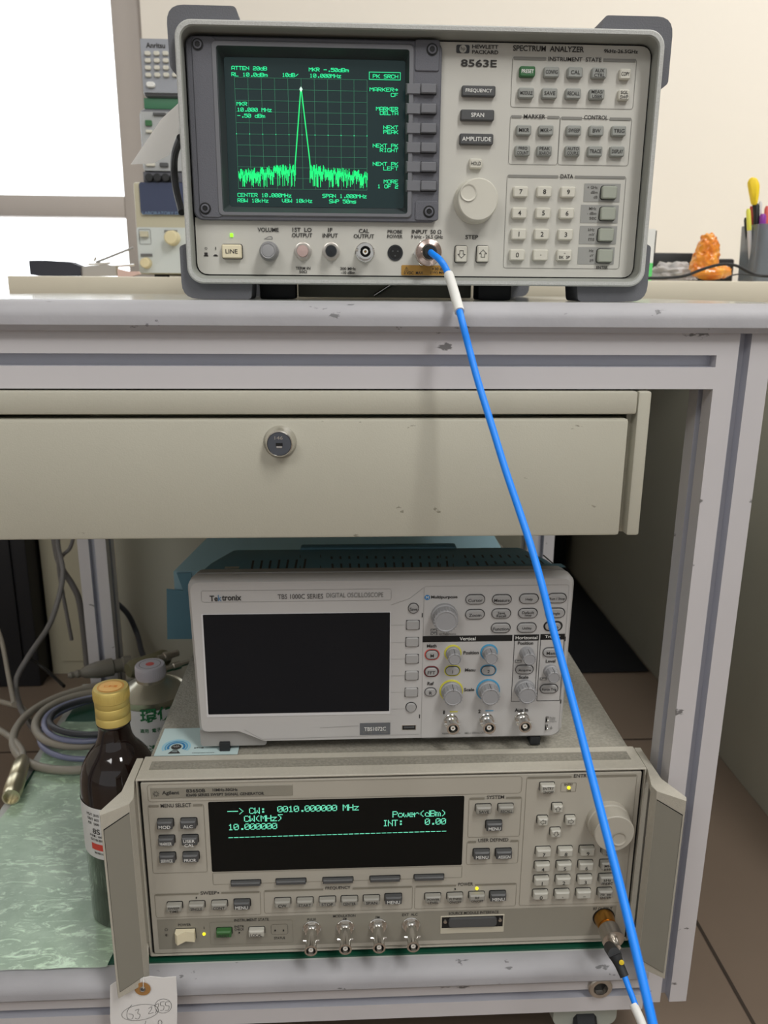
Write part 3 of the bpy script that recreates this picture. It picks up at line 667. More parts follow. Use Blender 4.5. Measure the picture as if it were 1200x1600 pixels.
M_line = mat('frame_line', (118, 117, 112), .7); M_bar = mat('title_bar', (132, 131, 126), .7)
RI = ft.rect((801, 88), (995, 93), (989, 171), (797, 168)); ft.outline(RI, M_line); ft.bar(RI, (898, 93), 85, M_bar, .0021)
RM = ft.rect((797, 180), (875.5, 181.5), (871, 258), (794, 257)); ft.outline(RM, M_line); ft.bar(RM, (835, 182), 36, M_bar, .0019)
RC = ft.rect((875.5, 181.5), (988, 185), (981, 259.5), (871, 258)); ft.outline(RC, M_line); ft.bar(RC, (931, 183), 39, M_bar, .0019)
RD = ft.rect((792, 273), (979, 275.5), (966.5, 420.5), (786, 419)); ft.outline(RD, M_line); ft.bar(RD, (885, 275), 22, M_bar, .0019)
for t, x_, y_ in (('PRESET', 823.5, 112.5), ('CONFIG', 861, 113.5), ('CAL', 898, 114), ('AUX\nCTRL', 935.5, 115), ('COPY', 976, 116.5), ('MODULE', 821.5, 146), ('SAVE', 858, 146.5), ('RECALL', 895, 147), ('MEAS/\nUSER', 932, 148), ('SGL\nSWP', 974, 149)):
    small = x_ > 970
    ft.key(hp, 'key', x_, y_, 20 if small else 26, 19, M_keyl if small else (M_keygr if t == 'PRESET' else M_keyg), text=t, tm=M_white if t == 'PRESET' else M_ink, th=6.0 if '\n' not in t else 5.4, dark=False)
for t, x_, y_ in (('FREQUENCY', 747.5, 143), ('SPAN', 745.5, 180.5), ('AMPLITUDE', 744, 218)): ft.key(hp, 'key', x_, y_, 54, 19, M_keyd, text=t, tm=M_white, th=6.6, dark=False)
ft.key(hp, 'key', 743, 256, 21, 17, M_keyl, text='HOLD', th=6, dark=False)
for t, x_, y_ in (('MKR', 818, 204), ('MKR→', 852.5, 204.3), ('SWEEP', 896, 204.6), ('BW', 931, 205), ('TRIG', 966, 205.3), ('FREQ\nCOUNT', 816, 236), ('PEAK\nSEARCH', 850, 236.3), ('AUTO\nCOUPLE', 894, 236.5), ('TRACE', 929, 237), ('DISPLAY', 963.5, 237.3)):
    ft.key(hp, 'key', x_, y_, 25, 18, M_keyg, text=t, th=6.0 if '\n' not in t else 5.2, dark=False)
for t, x_, y_ in (('7', 813, 300), ('8', 850, 300), ('9', 887, 300.5), ('4', 811, 333), ('5', 848, 333.2), ('6', 885, 333.6), ('1', 810, 366), ('2', 846, 366.3), ('3', 883, 366.8), ('0', 807.5, 398.5), ('.', 844, 398.7), ('-\nBK  SP', 881, 399)):
    ft.key(hp, 'key', x_, y_, 25, 18, M_keyl, text=t, th=7.5 if len(t) == 1 else 4.6, dark=False)
M_patch = mat('unit_patch', (150, 150, 146), .6)
for (TL, TRq, BRq, BL, bx_, by_, ls) in \
    [((913.5, 286.5), (970, 287.5), (967.5, 316), (911, 315), 951.5, 301, ('+ GHz', 'dBm', 'dB')), ((908, 320), (967, 321), (964.5, 349), (906, 348), 949.5, 334, ('MHz', '- dBm', 'sec')), ((906, 352.5), (964.5, 354), (962, 382), (904.5, 381), 946.5, 367, ('kHz', 'mV', 'ms')), ((903.5, 385.5), (961, 387), (958, 413.5), (902, 412.5), 945, 399.8, ('Hz', 'µV', 'µs'))]:
    R = ft.rect(TL, TRq, BRq, BL); ft.ink.flat(R[0], R[1], R[2], R[3], YP-.0003, M_patch)
    for i, t in enumerate(ls): ft.T(t, bx_-18, by_-8+7.6*i, None, 4.6, mat('dim_print', (84, 82, 78), .7), y=YP-.0005, align='r')
    ft.key(hp, 'key', bx_, by_, 26, 21, M_keyu, dark=True, r=.0015)
def arrow_poly(cx_, cz_, s_, ang, y, mb_, m, wd=.00035):
    P = [(0, 1), (.95, .05), (.45, .05), (.45, -.8), (-.45, -.8), (-.45, .05), (-.95, .05)]; ca, sa = math.cos(ang), math.sin(ang)
    Q = [(cx_+s_*(x*ca-z*sa), cz_+s_*(x*sa+z*ca)) for x, z in P]
    for i in range(7): mb_.seg(Q[i], Q[(i+1) % 7], wd, y, m)
for x_, ang in ((720.5, math.pi), (754, 0)):
    o = ft.key(hp, 'key', x_, 397, 19, 26, M_keyl, dark=True); p = ft.P(x_, 397, .002); mb = MB(); arrow_poly(p.x, p.z, .0030, ang, YP-.0043, mb, M_ink); mb.build('printed_arrow', o)
ft.knob(hp, 742, 315, 33.5, 31.5, .016, M_keyl, dimple=(732, 301, 12.5), name='tuning_knob')
o = ft.key(hp, 'line_key', 362.5, 393, 32, 22, M_ivory, text='LINE', th=6.8, prot=.005); o['label'] = 'ivory power key marked LINE'
p = ft.P(362, 367.5); k = scl(362, 367.5, YP)[0]; mb = MB(); mb.rr(p.x, p.z, 4.6*k, 5.4*k, .0003, YP-.001, YP, M_ledg); mb.build('power_light', hp)
# volume knob and connectors
c = ft.P(421, 393); k = scl(421, 393, YP)[0]; mb = MB()
mb.lathe((c.x, YP, c.z), (0, -1, 0), [(0, 15*k), (.004, 15*k), (.006, 12.5*k), (.013, 12*k), (.0138, 11*k), (.0134, 9.5*k), (.0138, 9*k), (.014, 6*k), (.014, 1e-4)], M_knobg, 36, cap1=False)
for i in range(30):
    a = i*math.pi/15; q = Vector((c.x+math.cos(a)*13.6*k, YP-.0052, c.z+math.sin(a)*13.6*k)); mb.box(q.x-.0002, q.x+.0002, q.y-.0012, q.y+.001, q.z-.0002, q.z+.0002, M_knobg)
mb.build('volume_knob', hp)
def sma(px, py, capm, name):
    c = ft.P(px, py); k = scl(px, py, YP)[0]; mb = MB()
    mb.lathe((c.x, YP, c.z), (0, -1, 0), [(0, 13.5*k), (.0012, 13.5*k), (.0015, 12*k)], M_metald, 32)
    mb.lathe((c.x, YP-.0014, c.z), (0, -1, 0), [(0, 12.2*k), (.003, 12.2*k)], M_metald, 6)
    mb.lathe((c.x, YP-.004, c.z), (0, -1, 0), [(0, 9*k), (.005, 9*k), (.006, 8.3*k), (.0063, 1e-4)], capm, 32, cap1=False); mb.build(name, hp)
sma(473.5, 393, mat('dusty_cap', (196, 170, 164), .4, metal=.4), 'output_connector'); sma(517.6, 393, mat('black_cap', (32, 34, 38), .25), 'input_connector')
ft.bnc(hp, 570, 394.5, 15, .017)
c = ft.P(617.5, 395); mb = MB(); k = scl(617, 395, YP)[0]
mb.lathe((c.x, YP+.0001, c.z), (0, -1, 0), [(0, 12*k), (.0008, 12*k), (.0008, 9.5*k), (-.0, 9*k)], M_blackrub, 32, cap1=False); mb.lathe((c.x, YP-.0001, c.z), (0, -1, 0), [(0, 9.4*k), (.0003, 9.4*k)], M_black, 28)
for a in (0, 2.1, 4.2): mb.lathe((c.x+math.cos(a+.5)*4.5*k, YP-.0003, c.z+math.sin(a+.5)*4.5*k), (0, -1, 0), [(0, .0006), (.0007, .0006)], M_keyd, 10)
mb.build('probe_socket', hp)
R = ft.rect((627, 414.5), (701, 414.5), (700, 430.5), (627, 430.5)); mb = MB(); mb.rr((R[0]+R[1])/2, (R[2]+R[3])/2, R[1]-R[0], R[3]-R[2], .0008, YP-.0004, YP, M_amberlab)
for a in [('⚠', 635, 420, 6, 6), ('0 VDC  MAX', 646, 426.3, 30, 4.6), ('+30 dBm', 687, 420.2, 24, 4.6), ('(1W) MAX', 685, 426.3, 26, 4.6)]: ft.T(*a, mb=mb, y=YP-.0006)
mb.build('warning_label', pnl)
ft.ink.build('printed_legend', pnl)
c = ft.P(666.5, 396); k = scl(666, 394, YP)[0]; mb = MB()      # N input socket
mb.lathe((c.x, YP, c.z), (0, -1, 0), [(0, 21*k), (.003, 21*k), (.0035, 19*k)], M_metal, 6); mb.lathe((c.x, YP-.003, c.z), (0, -1, 0), [(0, 18*k), (.006, 18*k)], M_metald, 36); mb.build('input_socket', hp)
NC = Vector((c.x, YP, c.z))

# ================================================================== main blue test cable
def cable_pts(lst):
    out = []
    for (px, py, depth) in lst:
        d = ray(px, py); out.append(d*depth+Vector((0, 0, CAMZ)))
    return out
cb = empty('blue_test_cable', (NC.x, NC.y, NC.z), 'bright blue cable hanging from the spectrum analyzer input, white sleeve near its top', 'cable')
mb = MB(); mb.lathe((NC.x, YP-.005, NC.z), (0, -1, 0), [(0, .0088), (.003, .0096), (.012, .0096), (.0125, .0090), (.014, .0090), (.0155, .0060), (.017, .0052)], mat('rosy_nickel', (190, 172, 166), .25, metal=1), 40)
mb.lathe((NC.x, YP-.020, NC.z), (0, -1, 0), [(0, .0052), (.006, .0050), (.008, .0042), (.010, .0040)], M_blackrub, 24); mb.build('connector', cb)
e_ = Vector((NC.x, YP-.030, NC.z))
de = (e_-Vector((0, 0, CAMZ))).dot(FWD)
lst = [(689, 408, de-.012), (702, 432, de-.016), (718, 487, .535), (733, 545, .532), (748, 600, .528), (769, 667, .522), (790, 735, .515), (812, 800, .508), (830, 855, .50), (847, 915, .492), (862, 975, .485), (893, 1090, .468), (929, 1230, .445), (965, 1370, .42), (992, 1480, .402), (1021, 1605, .385), (1045, 1720, .375)]
pts = [e_+Vector((0, .004, 0)), e_+Vector((.001, -.006, -.002))]+cable_pts(lst)
mb = MB(); mb.tube(pts, .00235, M_blue, 16, 6); mb.build('cable_jacket', cb)
SP_ = smoothpath(pts, 12); SP_ = [p for p in SP_ if 428 <= proj(p)[1] <= 489]
mb = MB(); mb.tube(SP_, .0034, M_sleeve, 20, 0); mb.build('heat_shrink_sleeve', cb, 'white shrink sleeve')
# ================================================================== SIGNAL GENERATOR
YA = .5884; ax0, ax1, az1 = -.1718, .2538, CAMZ-.3875; az0 = az1-.177
sg = empty('signal_generator', ((ax0+ax1)/2, .9, ZS+.002), 'beige signal generator with two front handles and a green text display on the lower shelf', 'signal generator')
lip = .0014
mb = MB()
mb.loft([(ax0, ax1, az0, az1, .001, .622), (ax0, ax1, az0, az1, .001, YA+.0006), (ax0+.0005, ax1-.0005, az0+.0005, az1-.0005, .001, YA), (ax0+lip, ax1-lip, az0+lip, az1-lip, .0008, YA), (ax0+lip, ax1-lip, az0+lip, az1-lip, .0008, YA+.006)], M_agilf, cap0=False, cap1=False, n=2)
mb.build('front_frame', sg)
mb = MB(); mb.box(ax0+.004, ax1-.004, .594, 1.215, az0+.002, az1-.0012, M_agilt, .001); mb.build('cover', sg)

s0, s1 = PZ(240, 1203, az1), PZ(994, 1185, az1); t0 = PZ(246, 1190, az1)
mb = MB(); mb.box(ax0+.008, ax1-.009, s0.y, t0.y, az1-.0005, az1+.0003, M_agilt); mb.box(ax0+.028, ax1-.028, t0.y-.0025, t0.y-.0012, az1+.0002, az1+.0006, M_agild); mb.build('top_trim', sg)
for x in (ax0+.02, ax1-.045):
    for y in (.615, 1.16): mb = MB(); mb.box(x, x+.03, y, y+.03, ZS+.002, az0+.003, M_agild, .001); mb.build('foot', sg)
# inset panel
YQ = YA+.0006
ap = Panel(YQ); ap.base = M_agil
gx = .0038
mb = MB(); mb.loft([(ax0+lip-.0001, ax1-lip+.0001, az0+lip-.0001, az1-lip+.0001, .0005, YA+.006), (ax0+lip-.0001, ax1-lip+.0001, az0+lip-.0001, az1-lip+.0001, .0005, YA+.0035)], M_black, n=2)
mb.loft([(ax0+gx, ax1-gx, az0+gx-.001, az1-gx, .001, YA+.0036), (ax0+gx, ax1-gx, az0+gx-.001, az1-gx, .001, YQ+.0003), (ax0+gx+.0003, ax1-gx-.0003, az0+gx-.0007, az1-gx-.0003, .001, YQ)], M_agil, n=2)
apn = mb.build('front_panel', sg)
# handles
for s in (-1, 1):
    f_ = (lambda x: x) if s < 0 else (lambda x: .0818-x)

    arm = [(-.1785, .622), (-.1731, .622), (-.1727, .588), (-.1676, .5665), (-.1690, .5580), (-.1875, .5440), (-.1895, .5490), (-.1792, .5746)]
    mb = MB()
    mb.prism([(f_(x), y, az1-.0014) for x, y in arm], (0, 0, -.0075), M_agilf); mb.prism([(f_(x), y, az0+.002) for x, y in arm], (0, 0, .0075), M_agilf)
    mb.prism([(f_(x), y, az0+.004) for x, y in [(-.1785, .622), (-.1731, .622), (-.1729, .596), (-.1785, .596)]], (0, 0, .168), M_agilf)
    gp_ = [(-.1672, .5660), (-.1690, .5578), (-.1875, .5440), (-.1895, .5490), (-.1855, .5560)]
    mb.prism([(f_(x), y, az0+.003) for x, y in gp_], (0, 0, .1722), M_agilf)
    ho = mb.build('handle', sg, 'left handle' if s < 0 else 'right handle')
    a, b_ = Vector((-.1695, .5574)), Vector((-.1862, .5450)); dn = Vector((-(b_-a).y, (b_-a).x)).normalized()
    if dn.y > 0: dn = -dn
    q = [a+dn*.0002, b_+dn*.0002, b_+dn*.0008, a+dn*.0008]; za_ = az0+.011; hgt = .153
    m2 = MB(); m2.add([(f_(a.x+dn.x*.0006), a.y+dn.y*.0006, za_), (f_(b_.x+dn.x*.0006), b_.y+dn.y*.0006, za_-.003), (f_(b_.x+dn.x*.0006), b_.y+dn.y*.0006, za_+hgt-.002), (f_(a.x+dn.x*.0006), a.y+dn.y*.0006, za_+hgt+.004)], [(0, 1, 2, 3)], M_insert)
    m2.add([(f_(a.x+dn.x*.0003), a.y+dn.y*.0003, za_-.0006), (f_(b_.x+dn.x*.0003), b_.y+dn.y*.0003, za_-.0036), (f_(b_.x+dn.x*.0003-.0003), b_.y+dn.y*.0003, za_+hgt-.0014), (f_(a.x+dn.x*.0003), a.y+dn.y*.0003, za_+hgt+.0046)], [(0, 1, 2, 3)], M_black)
    m2.build('handle_insert', ho)
# marks
ol = lambda TL, TR, BR, BL, r=.002: ap.rect(TL, TR, BR, BL)
M_al = mat('agil_line', (128, 123, 110), .7); M_ab = mat('agil_bar', (132, 127, 114), .7)
Rn = ap.rect((230, 1227), (816, 1211), (815, 1239), (231, 1253)); ap.outline(Rn, M_al, r=.003)
Rn = ap.rect((235, 1231), (457, 1225), (458, 1242), (236, 1248)); mb = MB(); mb.rr((Rn[0]+Rn[1])/2, (Rn[2]+Rn[3])/2, Rn[1]-Rn[0], Rn[3]-Rn[2], .0004, YQ-.0006, YQ, M_agild, .0003)
yy = YQ-.0009
for a in [('Agilent', 267, 1238.5, 27, 7.5), ('83650B', 306, 1234.5, 30, 5.6), ('10MHz-50GHz', 352, 1233, 39, 4.6), ('8360B SERIES SWEPT SIGNAL GENERATOR', 352, 1240, 122, 4.6)]: ap.T(*a, mb=mb, y=yy, bold=.022)
c = ap.P(244, 1239.5)
for i in range(9):
    a = i*2*math.pi/9
    for r_, w_ in ((.0012, .0004), (.0019, .0006), (.0026, .0004)): x, z = c.x+math.cos(a)*r_, c.z+math.sin(a)*r_; mb.flat(x-w_/2, x+w_/2, z-w_/2, z+w_/2, yy, M_ink)
mb.build('name_plate', apn)
R_ = ap.rect((231, 1258), (319, 1256), (323.5, 1361), (239, 1366)); ap.outline(R_, M_al); ap.bar(R_, (275, 1258), 50, M_ab, .0019)
Rs = ap.rect((241, 1397), (407, 1391.5), (408, 1428.5), (244, 1434)); ap.outline(Rs, M_al); ap.bar(Rs, (328, 1394.5), 32, M_ab, .0017)
Rf = ap.rect((412.5, 1391), (644, 1383.5), (645, 1419), (413, 1428)); ap.outline(Rf, M_al); ap.bar(Rf, (528, 1387), 42, M_ab, .0017)
Rp = ap.rect((648, 1384), (808, 1379), (805, 1415.5), (647.5, 1420)); ap.outline(Rp, M_al); ap.bar(Rp, (727.5, 1381), 26, M_ab, .0017)
Ry = ap.rect((733, 1246.5), (815.5, 1244), (812, 1307), (730, 1308)); ap.outline(Ry, M_al); ap.bar(Ry, (774, 1245), 30, M_ab, .0019)
Ru = ap.rect((729, 1314.5), (811, 1311.5), (809, 1348), (728.5, 1351)); ap.outline(Ru, M_al); ap.bar(Ru, (770.7, 1312), 50, M_ab, .0019)
Re = ap.rect((822.5, 1213), (995, 1210), (976, 1410), (811, 1415)); ap.outline(Re, M_al); ap.bar(Re, (909, 1211.5), 28, M_ab, .0019)
Rb = ap.rect((332, 1364), (724, 1352), (720, 1370), (333, 1383)); ap.outline(Rb, M_al, r=.001)
Rg = ap.rect((245, 1438), (965, 1413), (957, 1462), (249, 1481)); ap.ink.flat(*Rg, YQ-.0002, M_agild)
Ri = ap.rect((327.5, 1441), (458, 1436), (458, 1472), (329, 1476)); ap.outline(Ri, M_al, d=.0004)
Rst = ap.rect((423, 1444), (450, 1443), (450, 1459), (424, 1460)); ap.outline(Rst, M_ink, .0002, d=.0004)
Rl = ap.rect((876, 1223), (900.5, 1222.3), (900, 1236.5), (876, 1237.5)); ap.outline(Rl, M_al, .0003, .001)
Rm = ap.rect((528, 1431), (609, 1428), (609, 1434), (528, 1437)); 
for a in [('MENU SELECT', 275, 1258, 48, 6), ('SWEEP▪', 328, 1394.5, 29, 5.2), ('FREQUENCY', 528, 1387, 39, 5.2), ('POWER', 727.5, 1381, 23, 5), ('SYSTEM', 774, 1245, 27, 5.2), ('USER DEFINED', 770.7, 1312, 47, 5.4), ('ENTRY', 909, 1211.5, 25, 5.4),
          ('POWER', 288.5, 1444.5, 20, 4), ('INSTRUMENT STATE', 393, 1436.5, 54, 4.2), ('INSTR', 374, 1447, 15, 3.6), ('CHECK', 374, 1451.5, 15, 3.6), ('STATUS', 437, 1465, 17, 3.8), ('PULSE', 487, 1436, 14, 3.6), ('MODULATION', 538, 1430.5, 35, 4), ('AM', 538.5, 1435, 6, 3.4), ('FM', 590, 1432.5, 6, 3.4), ('EXT  ALC', 640.5, 1428.5, 24, 4.2),
          ('SOURCE MODULE INTERFACE', 740, 1425.5, 78, 4.2), ('RF OUTPUT', 942, 1419, 30, 4.6), ('ENTRY', 888.5, 1225.5, 13, 3.6), ('ON', 888.5, 1235, 6, 3.4), ('I', 319, 1449, 1, 3.8), ('○', 260, 1452, 5, 4), ('◐', 260.5, 1460.5, 4, 4)]: ap.T(*a, y=YQ-.0005)
DK = dict(prot=.0055, ch=.0011, r=.0008)
for t, x_, y_ in (('MOD', 258, 1288), ('ALC', 294.5, 1287), ('MARKER', 260, 1314), ('USER\nCAL', 296.5, 1313), ('SERVICE', 261.5, 1340.5), ('PRIOR', 298, 1339.5), ('MENU', 378, 1413.5), ('MENU', 614.7, 1405), ('MENU', 778, 1400.5), ('MENU', 772, 1290.5), ('MENU', 752.5, 1335), ('ASSIGN', 787, 1334.3)):
    ap.key(sg, 'key', x_, y_, 26.5, 18.5, M_keyd, text=t, tm=M_white, th=4.8, tdy=-1.2, **DK)
for t, x_, y_ in (('SWEEP\nTIME', 272.5, 1417.3), ('SINGLE', 307.5, 1416), ('CONT', 342.7, 1414.6), ('CW', 441.5, 1411), ('START', 476.5, 1410), ('STOP', 511.5, 1408.7), ('CENTER', 546, 1407.8), ('SPAN', 580.5, 1406.5), ('POWER\nLEVEL', 676.5, 1403.5), ('FLTNESS\nON/OFF', 711, 1402.5), ('RF\nON/OFF', 745, 1401), ('SAVE', 755.5, 1264.5), ('RECALL', 790.6, 1263.7)):
    ap.key(sg, 'key', x_, y_, 25.5, 17, M_agkg, text=t, th=4.4 if '\n' not in t else 3.8, tdy=-.8, **DK)
ap.key(sg, 'key', 350, 1457.5, 25, 17.5, mat('agil_green', (56, 104, 54), .5), text='PRESET', th=4.4, tdy=-1, **DK)
ap.key(sg, 'key', 401, 1456.5, 25, 17.5, M_agkl, text='LOCAL', th=4.6, tdy=-1, **DK)
ap.key(sg, 'key', 855.5, 1231, 25, 18, M_agkl, text='ENTRY\nON/OFF', th=4.4, tdy=-1, **DK)
for x_, y_, an in ((871, 1262.5, 0), (848, 1282.5, math.pi/2), (891, 1281.7, -math.pi/2), (868, 1301, math.pi)):
    o = ap.key(sg, 'arrow_key', x_, y_, 18, 17.5, M_agkl, **DK); c = PY(x_+1, y_+1.5, YQ-.0055); mb = MB(); arrow_poly(c.x, c.z-.0003, .0026, an, YQ-.0058, mb, M_ink, .0003); mb.build('printed_arrow', o)
rows = [('7', '8', '9', ''), ('4', '5', '6', ''), ('1', '2', '3', ''), ('0', '.', '-', '')]
base = [(849, 1331.3), (847.3, 1354), (846, 1376), (844.5, 1398)]; dxs = (34.2, 34, 33.8, 33.6)
fourth = ('GHz\ndB(m)', 'MHz\nµsec', 'kHz\nmsec', 'Hz  sec\nENTER')
for r_ in range(4):
    for q in range(4):
        t = rows[r_][q] if q < 3 else fourth[r_]
        ap.key(sg, 'key', base[r_][0]+dxs[r_]*q, base[r_][1]-.9*q, 25, 18, M_agkl if q < 3 else M_agkg, text=t, th=5.6 if q < 3 else 4.0, tdy=-1.2, **DK)
for x_, y_ in ((384, 1380.5), (454.5, 1378), (528, 1376), (601.6, 1373.7), (670.5, 1371.5)): ap.key(sg, 'soft_key', x_, y_, 47, 11, M_keyd, prot=.004, ch=.0008, r=.0004)
for x_, y_, m_ in ((319, 1458.7, M_ledy), (745, 1387.7, M_ledy), (888.5, 1230.5, M_ledy), (307, 1402, M_black), (711, 1388.5, M_black), (374, 1456.5, M_black), (430, 1453, M_black), (443, 1453, M_black)):
    c = ap.P(x_, y_); mb = MB(); big = m_ is M_ledy; r = .0014 if big else .0006
    mb.lathe((c.x, YQ, c.z), (0, -1, 0), [(0, r), (.0008, r), (.0014, r*.7), (.0016, .0002)], m_, 16); mb.build('indicator_light', sg)
# display
RDp = ap.rect((326, 1253), (725, 1243.5), (722, 1350.5), (330.5, 1362.5))
mb = MB(); mb.rr((RDp[0]+RDp[1])/2, (RDp[2]+RDp[3])/2, RDp[1]-RDp[0], RDp[3]-RDp[2], .0012, YQ-.0003, YQ+.0005, M_disp); dsp = mb.build('display', sg)
tm = MB(); YT = YQ-.0005; tp = Panel(YT)
def vt(s_, px, py, wpx, h=9.0, cur=None):
    p = tp.P(px, py); k = scl(px, py, YT); stroke_text(tm, s_, p.x, p.z, wpx*k[0], h*k[1]*.93, YT, M_vfd, .0003, dots=True)
vt('-->', 356, 1268, 24); vt('CW:', 390, 1267, 24); vt('0010.000000 MHz', 434, 1264.5, 127); vt('CW(MHz)', 382, 1279.5, 59); vt('10.000000', 357, 1292.5, 76); vt('Power(dBm)', 614, 1272.5, 83); vt('INT:', 599, 1286.3, 30); vt('0.00', 664.5, 1284, 32)
k = scl(500, 1305, YT)[0]
for i in range(40):
    p = tp.P(357+i*8.55, 1309-i*.262); tm.flat(p.x, p.x+7*k, p.z-.0003, p.z+.0003, YT, M_vfd)
p = tp.P(434, 1273); tm.flat(p.x, p.x+7.5*k, p.z-.0003, p.z+.0003, YT, M_vfd)
tm.build('display_text', dsp)
# tuning knob
ap.knob(sg, 949, 1281, 33.5, 31.5, .019, M_agil, dimple=(967, 1310.5, 11.5), name='tuning_knob')
# rocker switch
c = ap.P(290.5, 1458); k = scl(290, 1458, YQ); w_, h_ = 30*k[0], 15*k[1]; mb = MB()
mb.rr(c.x, c.z, w_+.001, h_+.001, .0005, YQ-.0005, YQ, M_black)
P = [(-w_/2, 0), (-w_/2, -.0055), (-w_*.36, -.0085), (w_*.02, -.004), (w_/2, -.0052), (w_/2, 0)]
mb.prism([(c.x+x, YQ+y, c.z-h_/2) for x, y in P], (0, 0, h_), M_ivory); mb.build('power_switch', sg, 'ivory rocker power switch')
# connectors
for x_, y_ in ((487.5, 1449.5), (539.5, 1447.5), (590.5, 1445.5), (642, 1444)): ap.bnc(sg, x_, y_, 14, .026)
R_ = ap.rect((688, 1431), (788, 1428), (787, 1455), (688, 1459)); mb = MB()
x0, x1, z0, z1 = R_
M_bowl = mat('recess_plastic', (196, 190, 172), .5)
# socket recess drawn as a shallow framed tray with sloping floor
mb.rr((x0+x1)/2, (z0+z1)/2, x1-x0, z1-z0, .0006, YQ-.0006, YQ, M_bowl, .0003)
mb.flat(x0+.0012, x1-.0012, z0+(z1-z0)*.34, z1-.0009, YQ-.0008, M_black)
so = mb.build('interface_socket', sg)
mb = MB(); cx_ = (x0+x1)/2; hz_ = (z1-z0); mb.loft([(cx_-.0215, cx_+.0215, z0+hz_*.42, z1-.0014, .003, YQ-.0008), (cx_-.0212, cx_+.0212, z0+hz_*.45, z1-.0018, .003, YQ-.0028)], M_keyd); mb.build('socket_insert', so)
for x in (x0+.004, x1-.004): mb = MB(); mb.lathe((x, YQ-.0008, z1-.005), (0, -1, 0), [(0, .0018), (.0015, .0016), (.0015, .0008)], M_metald, 6); mb.build('jack_screw', so)
# rf output: gold socket on the generator
c = ap.P(943, 1433); k = scl(943, 1433, YQ)[0]; mb = MB()
mb.lathe((c.x, YQ, c.z), (0, -1, 0), [(0, 17*k), (.0008, 17*k)], M_black, 32); mb.lathe((c.x, YQ-.0008, c.z), (0, -1, 0), [(0, 15.5*k), (.0100, 14.0*k), (.0102, 12.6*k), (.0125, 12.6*k), (.0125, 6*k)], M_gold, 36); mb.build('rf_output', sg, 'gold plated RF output connector')
RFc = Vector((c.x, YQ-.0125, c.z))
ap.ink.build('printed_legend', apn)
# second cable on the rf output
c2 = empty('blue_test_cable', RFc, 'short blue cable with black boot screwed to the gold output of the signal generator', 'cable')
mb = MB(); axd = Vector((.06, -1, -.1)).normalized()
rk = .0092
mb.lathe(RFc, axd, [(0, .0080), (.001, rk), (.011, rk), (.0115, .0098), (.013, .0098), (.0133, .0090), (.0125, .004), (.019, .0036), (.020, .0030)], M_metald, 36)
mb.lathe(RFc+axd*.014, axd, [(0, .0042), (.007, .0040)], M_metal, 6)
E1 = RFc+axd*.034
pB_ = cable_pts([(953, 1481, (E1-Vector((0, 0, CAMZ))).dot(FWD)+.002), (961, 1492, .612), (968, 1508, .609), (976, 1526, .605)])
mb.tube([RFc+axd*.019, pB_[0]], .0024, M_metal, 12, 0)
mb.build('connector', c2)
mb = MB(); mb.tube([pB_[0], pB_[1]], [.0050, .0050], M_blackrub, 16, 0); mb.tube([pB_[1], pB_[2], pB_[3]], [.0048, .0036, .0034], M_blackrub, 16, 4); mb.build('strain_relief_boot', c2)
u_ = (pB_[2]-pB_[1]).normalized(); ctr = cable_pts([(971, 1503.5, .605)])[0]
mb = MB(); mb.lathe(ctr, -FWD, [(0, .0019), (.0006, .0019), (.0008, .0012)], mat('yellow_dot', (226, 196, 50), .5), 20); mb.build('yellow_mark', c2)
mb = MB(); mb.tube(cable_pts([(975, 1523, .605), (983, 1545, .60), (990, 1563, .594), (1000, 1590, .586), (1012, 1625, .575), (1022, 1680, .56)]), .0022, M_blue, 14, 6); mb.build('cable_jacket', c2)
mb = MB(); mb.tube(cable_pts([(990, 1570, .5925), (1000, 1592, .585), (1011, 1622, .576)]), .0032, M_sleeve, 18, 6); mb.build('heat_shrink_sleeve', c2, 'white shrink sleeve')

# ================================================================== OSCILLOSCOPE
YO = .626; ox0, ox1 = -.1283, .1925; oz0, oz1 = CAMZ-.3795, CAMZ-.2285
os_ = empty('oscilloscope', ((ox0+ox1)/2, .68, az1), 'pale grey digital oscilloscope with a dark screen and teal top, standing on the signal generator', 'oscilloscope')
op = Panel(YO); op.base = M_tek
mb = MB()
zn = PY(340, 1147, YO).z; xa = PY(372, 1147, YO).x; xb = PY(412, 1166, YO).x
def tek_outline(ins, zi=0):
    l = [(ox0+ins, oz1-ins-.0), (ox1-ins, oz1-ins), (ox1-ins-.002, oz0+ins+.004), (ox1-ins-.008, oz0+ins), (xb+ins*.3, oz0+ins), (xa+ins*.3, zn+ins), (ox0+ins+.003, zn+ins)]
    rr_ = [.009, .009, .004, .003, .002, .003, .006]
    return smooth_poly([(x, z, r) for (x, z), r in zip(l, rr_)])
A = tek_outline(.0); B = tek_outline(.0025); n = len(A)
vs = [(x, YO+.014, z) for x, z in A]+[(x, YO+.004, z) for x, z in A]+[(x, YO, z) for x, z in B]
mb.add(vs, [(r*n+i, r*n+(i+1) % n, (r+1)*n+(i+1) % n, (r+1)*n+i) for r in range(2) for i in range(n)]+[tuple(range(n))[::-1], tuple(range(2*n, 3*n))], M_tek)
mb.loft([(ox0+.003, ox0+.06, CAMZ-.3835, zn+.004, .003, YO+.004), (ox0+.003, ox0+.06, CAMZ-.3835, zn+.004, .003, YO+.05)], M_tekg)
fpn = mb.build('front_panel', os_)
mb = MB(); mb.loft([(ox0+.001, ox1-.001, oz0+.001, oz1+.001, .009, YO+.014), (ox0+.002, ox1-.002, oz0+.001, oz1+.0005, .009, YO+.024)], M_tekg, n=6); mb.build('collar', os_)
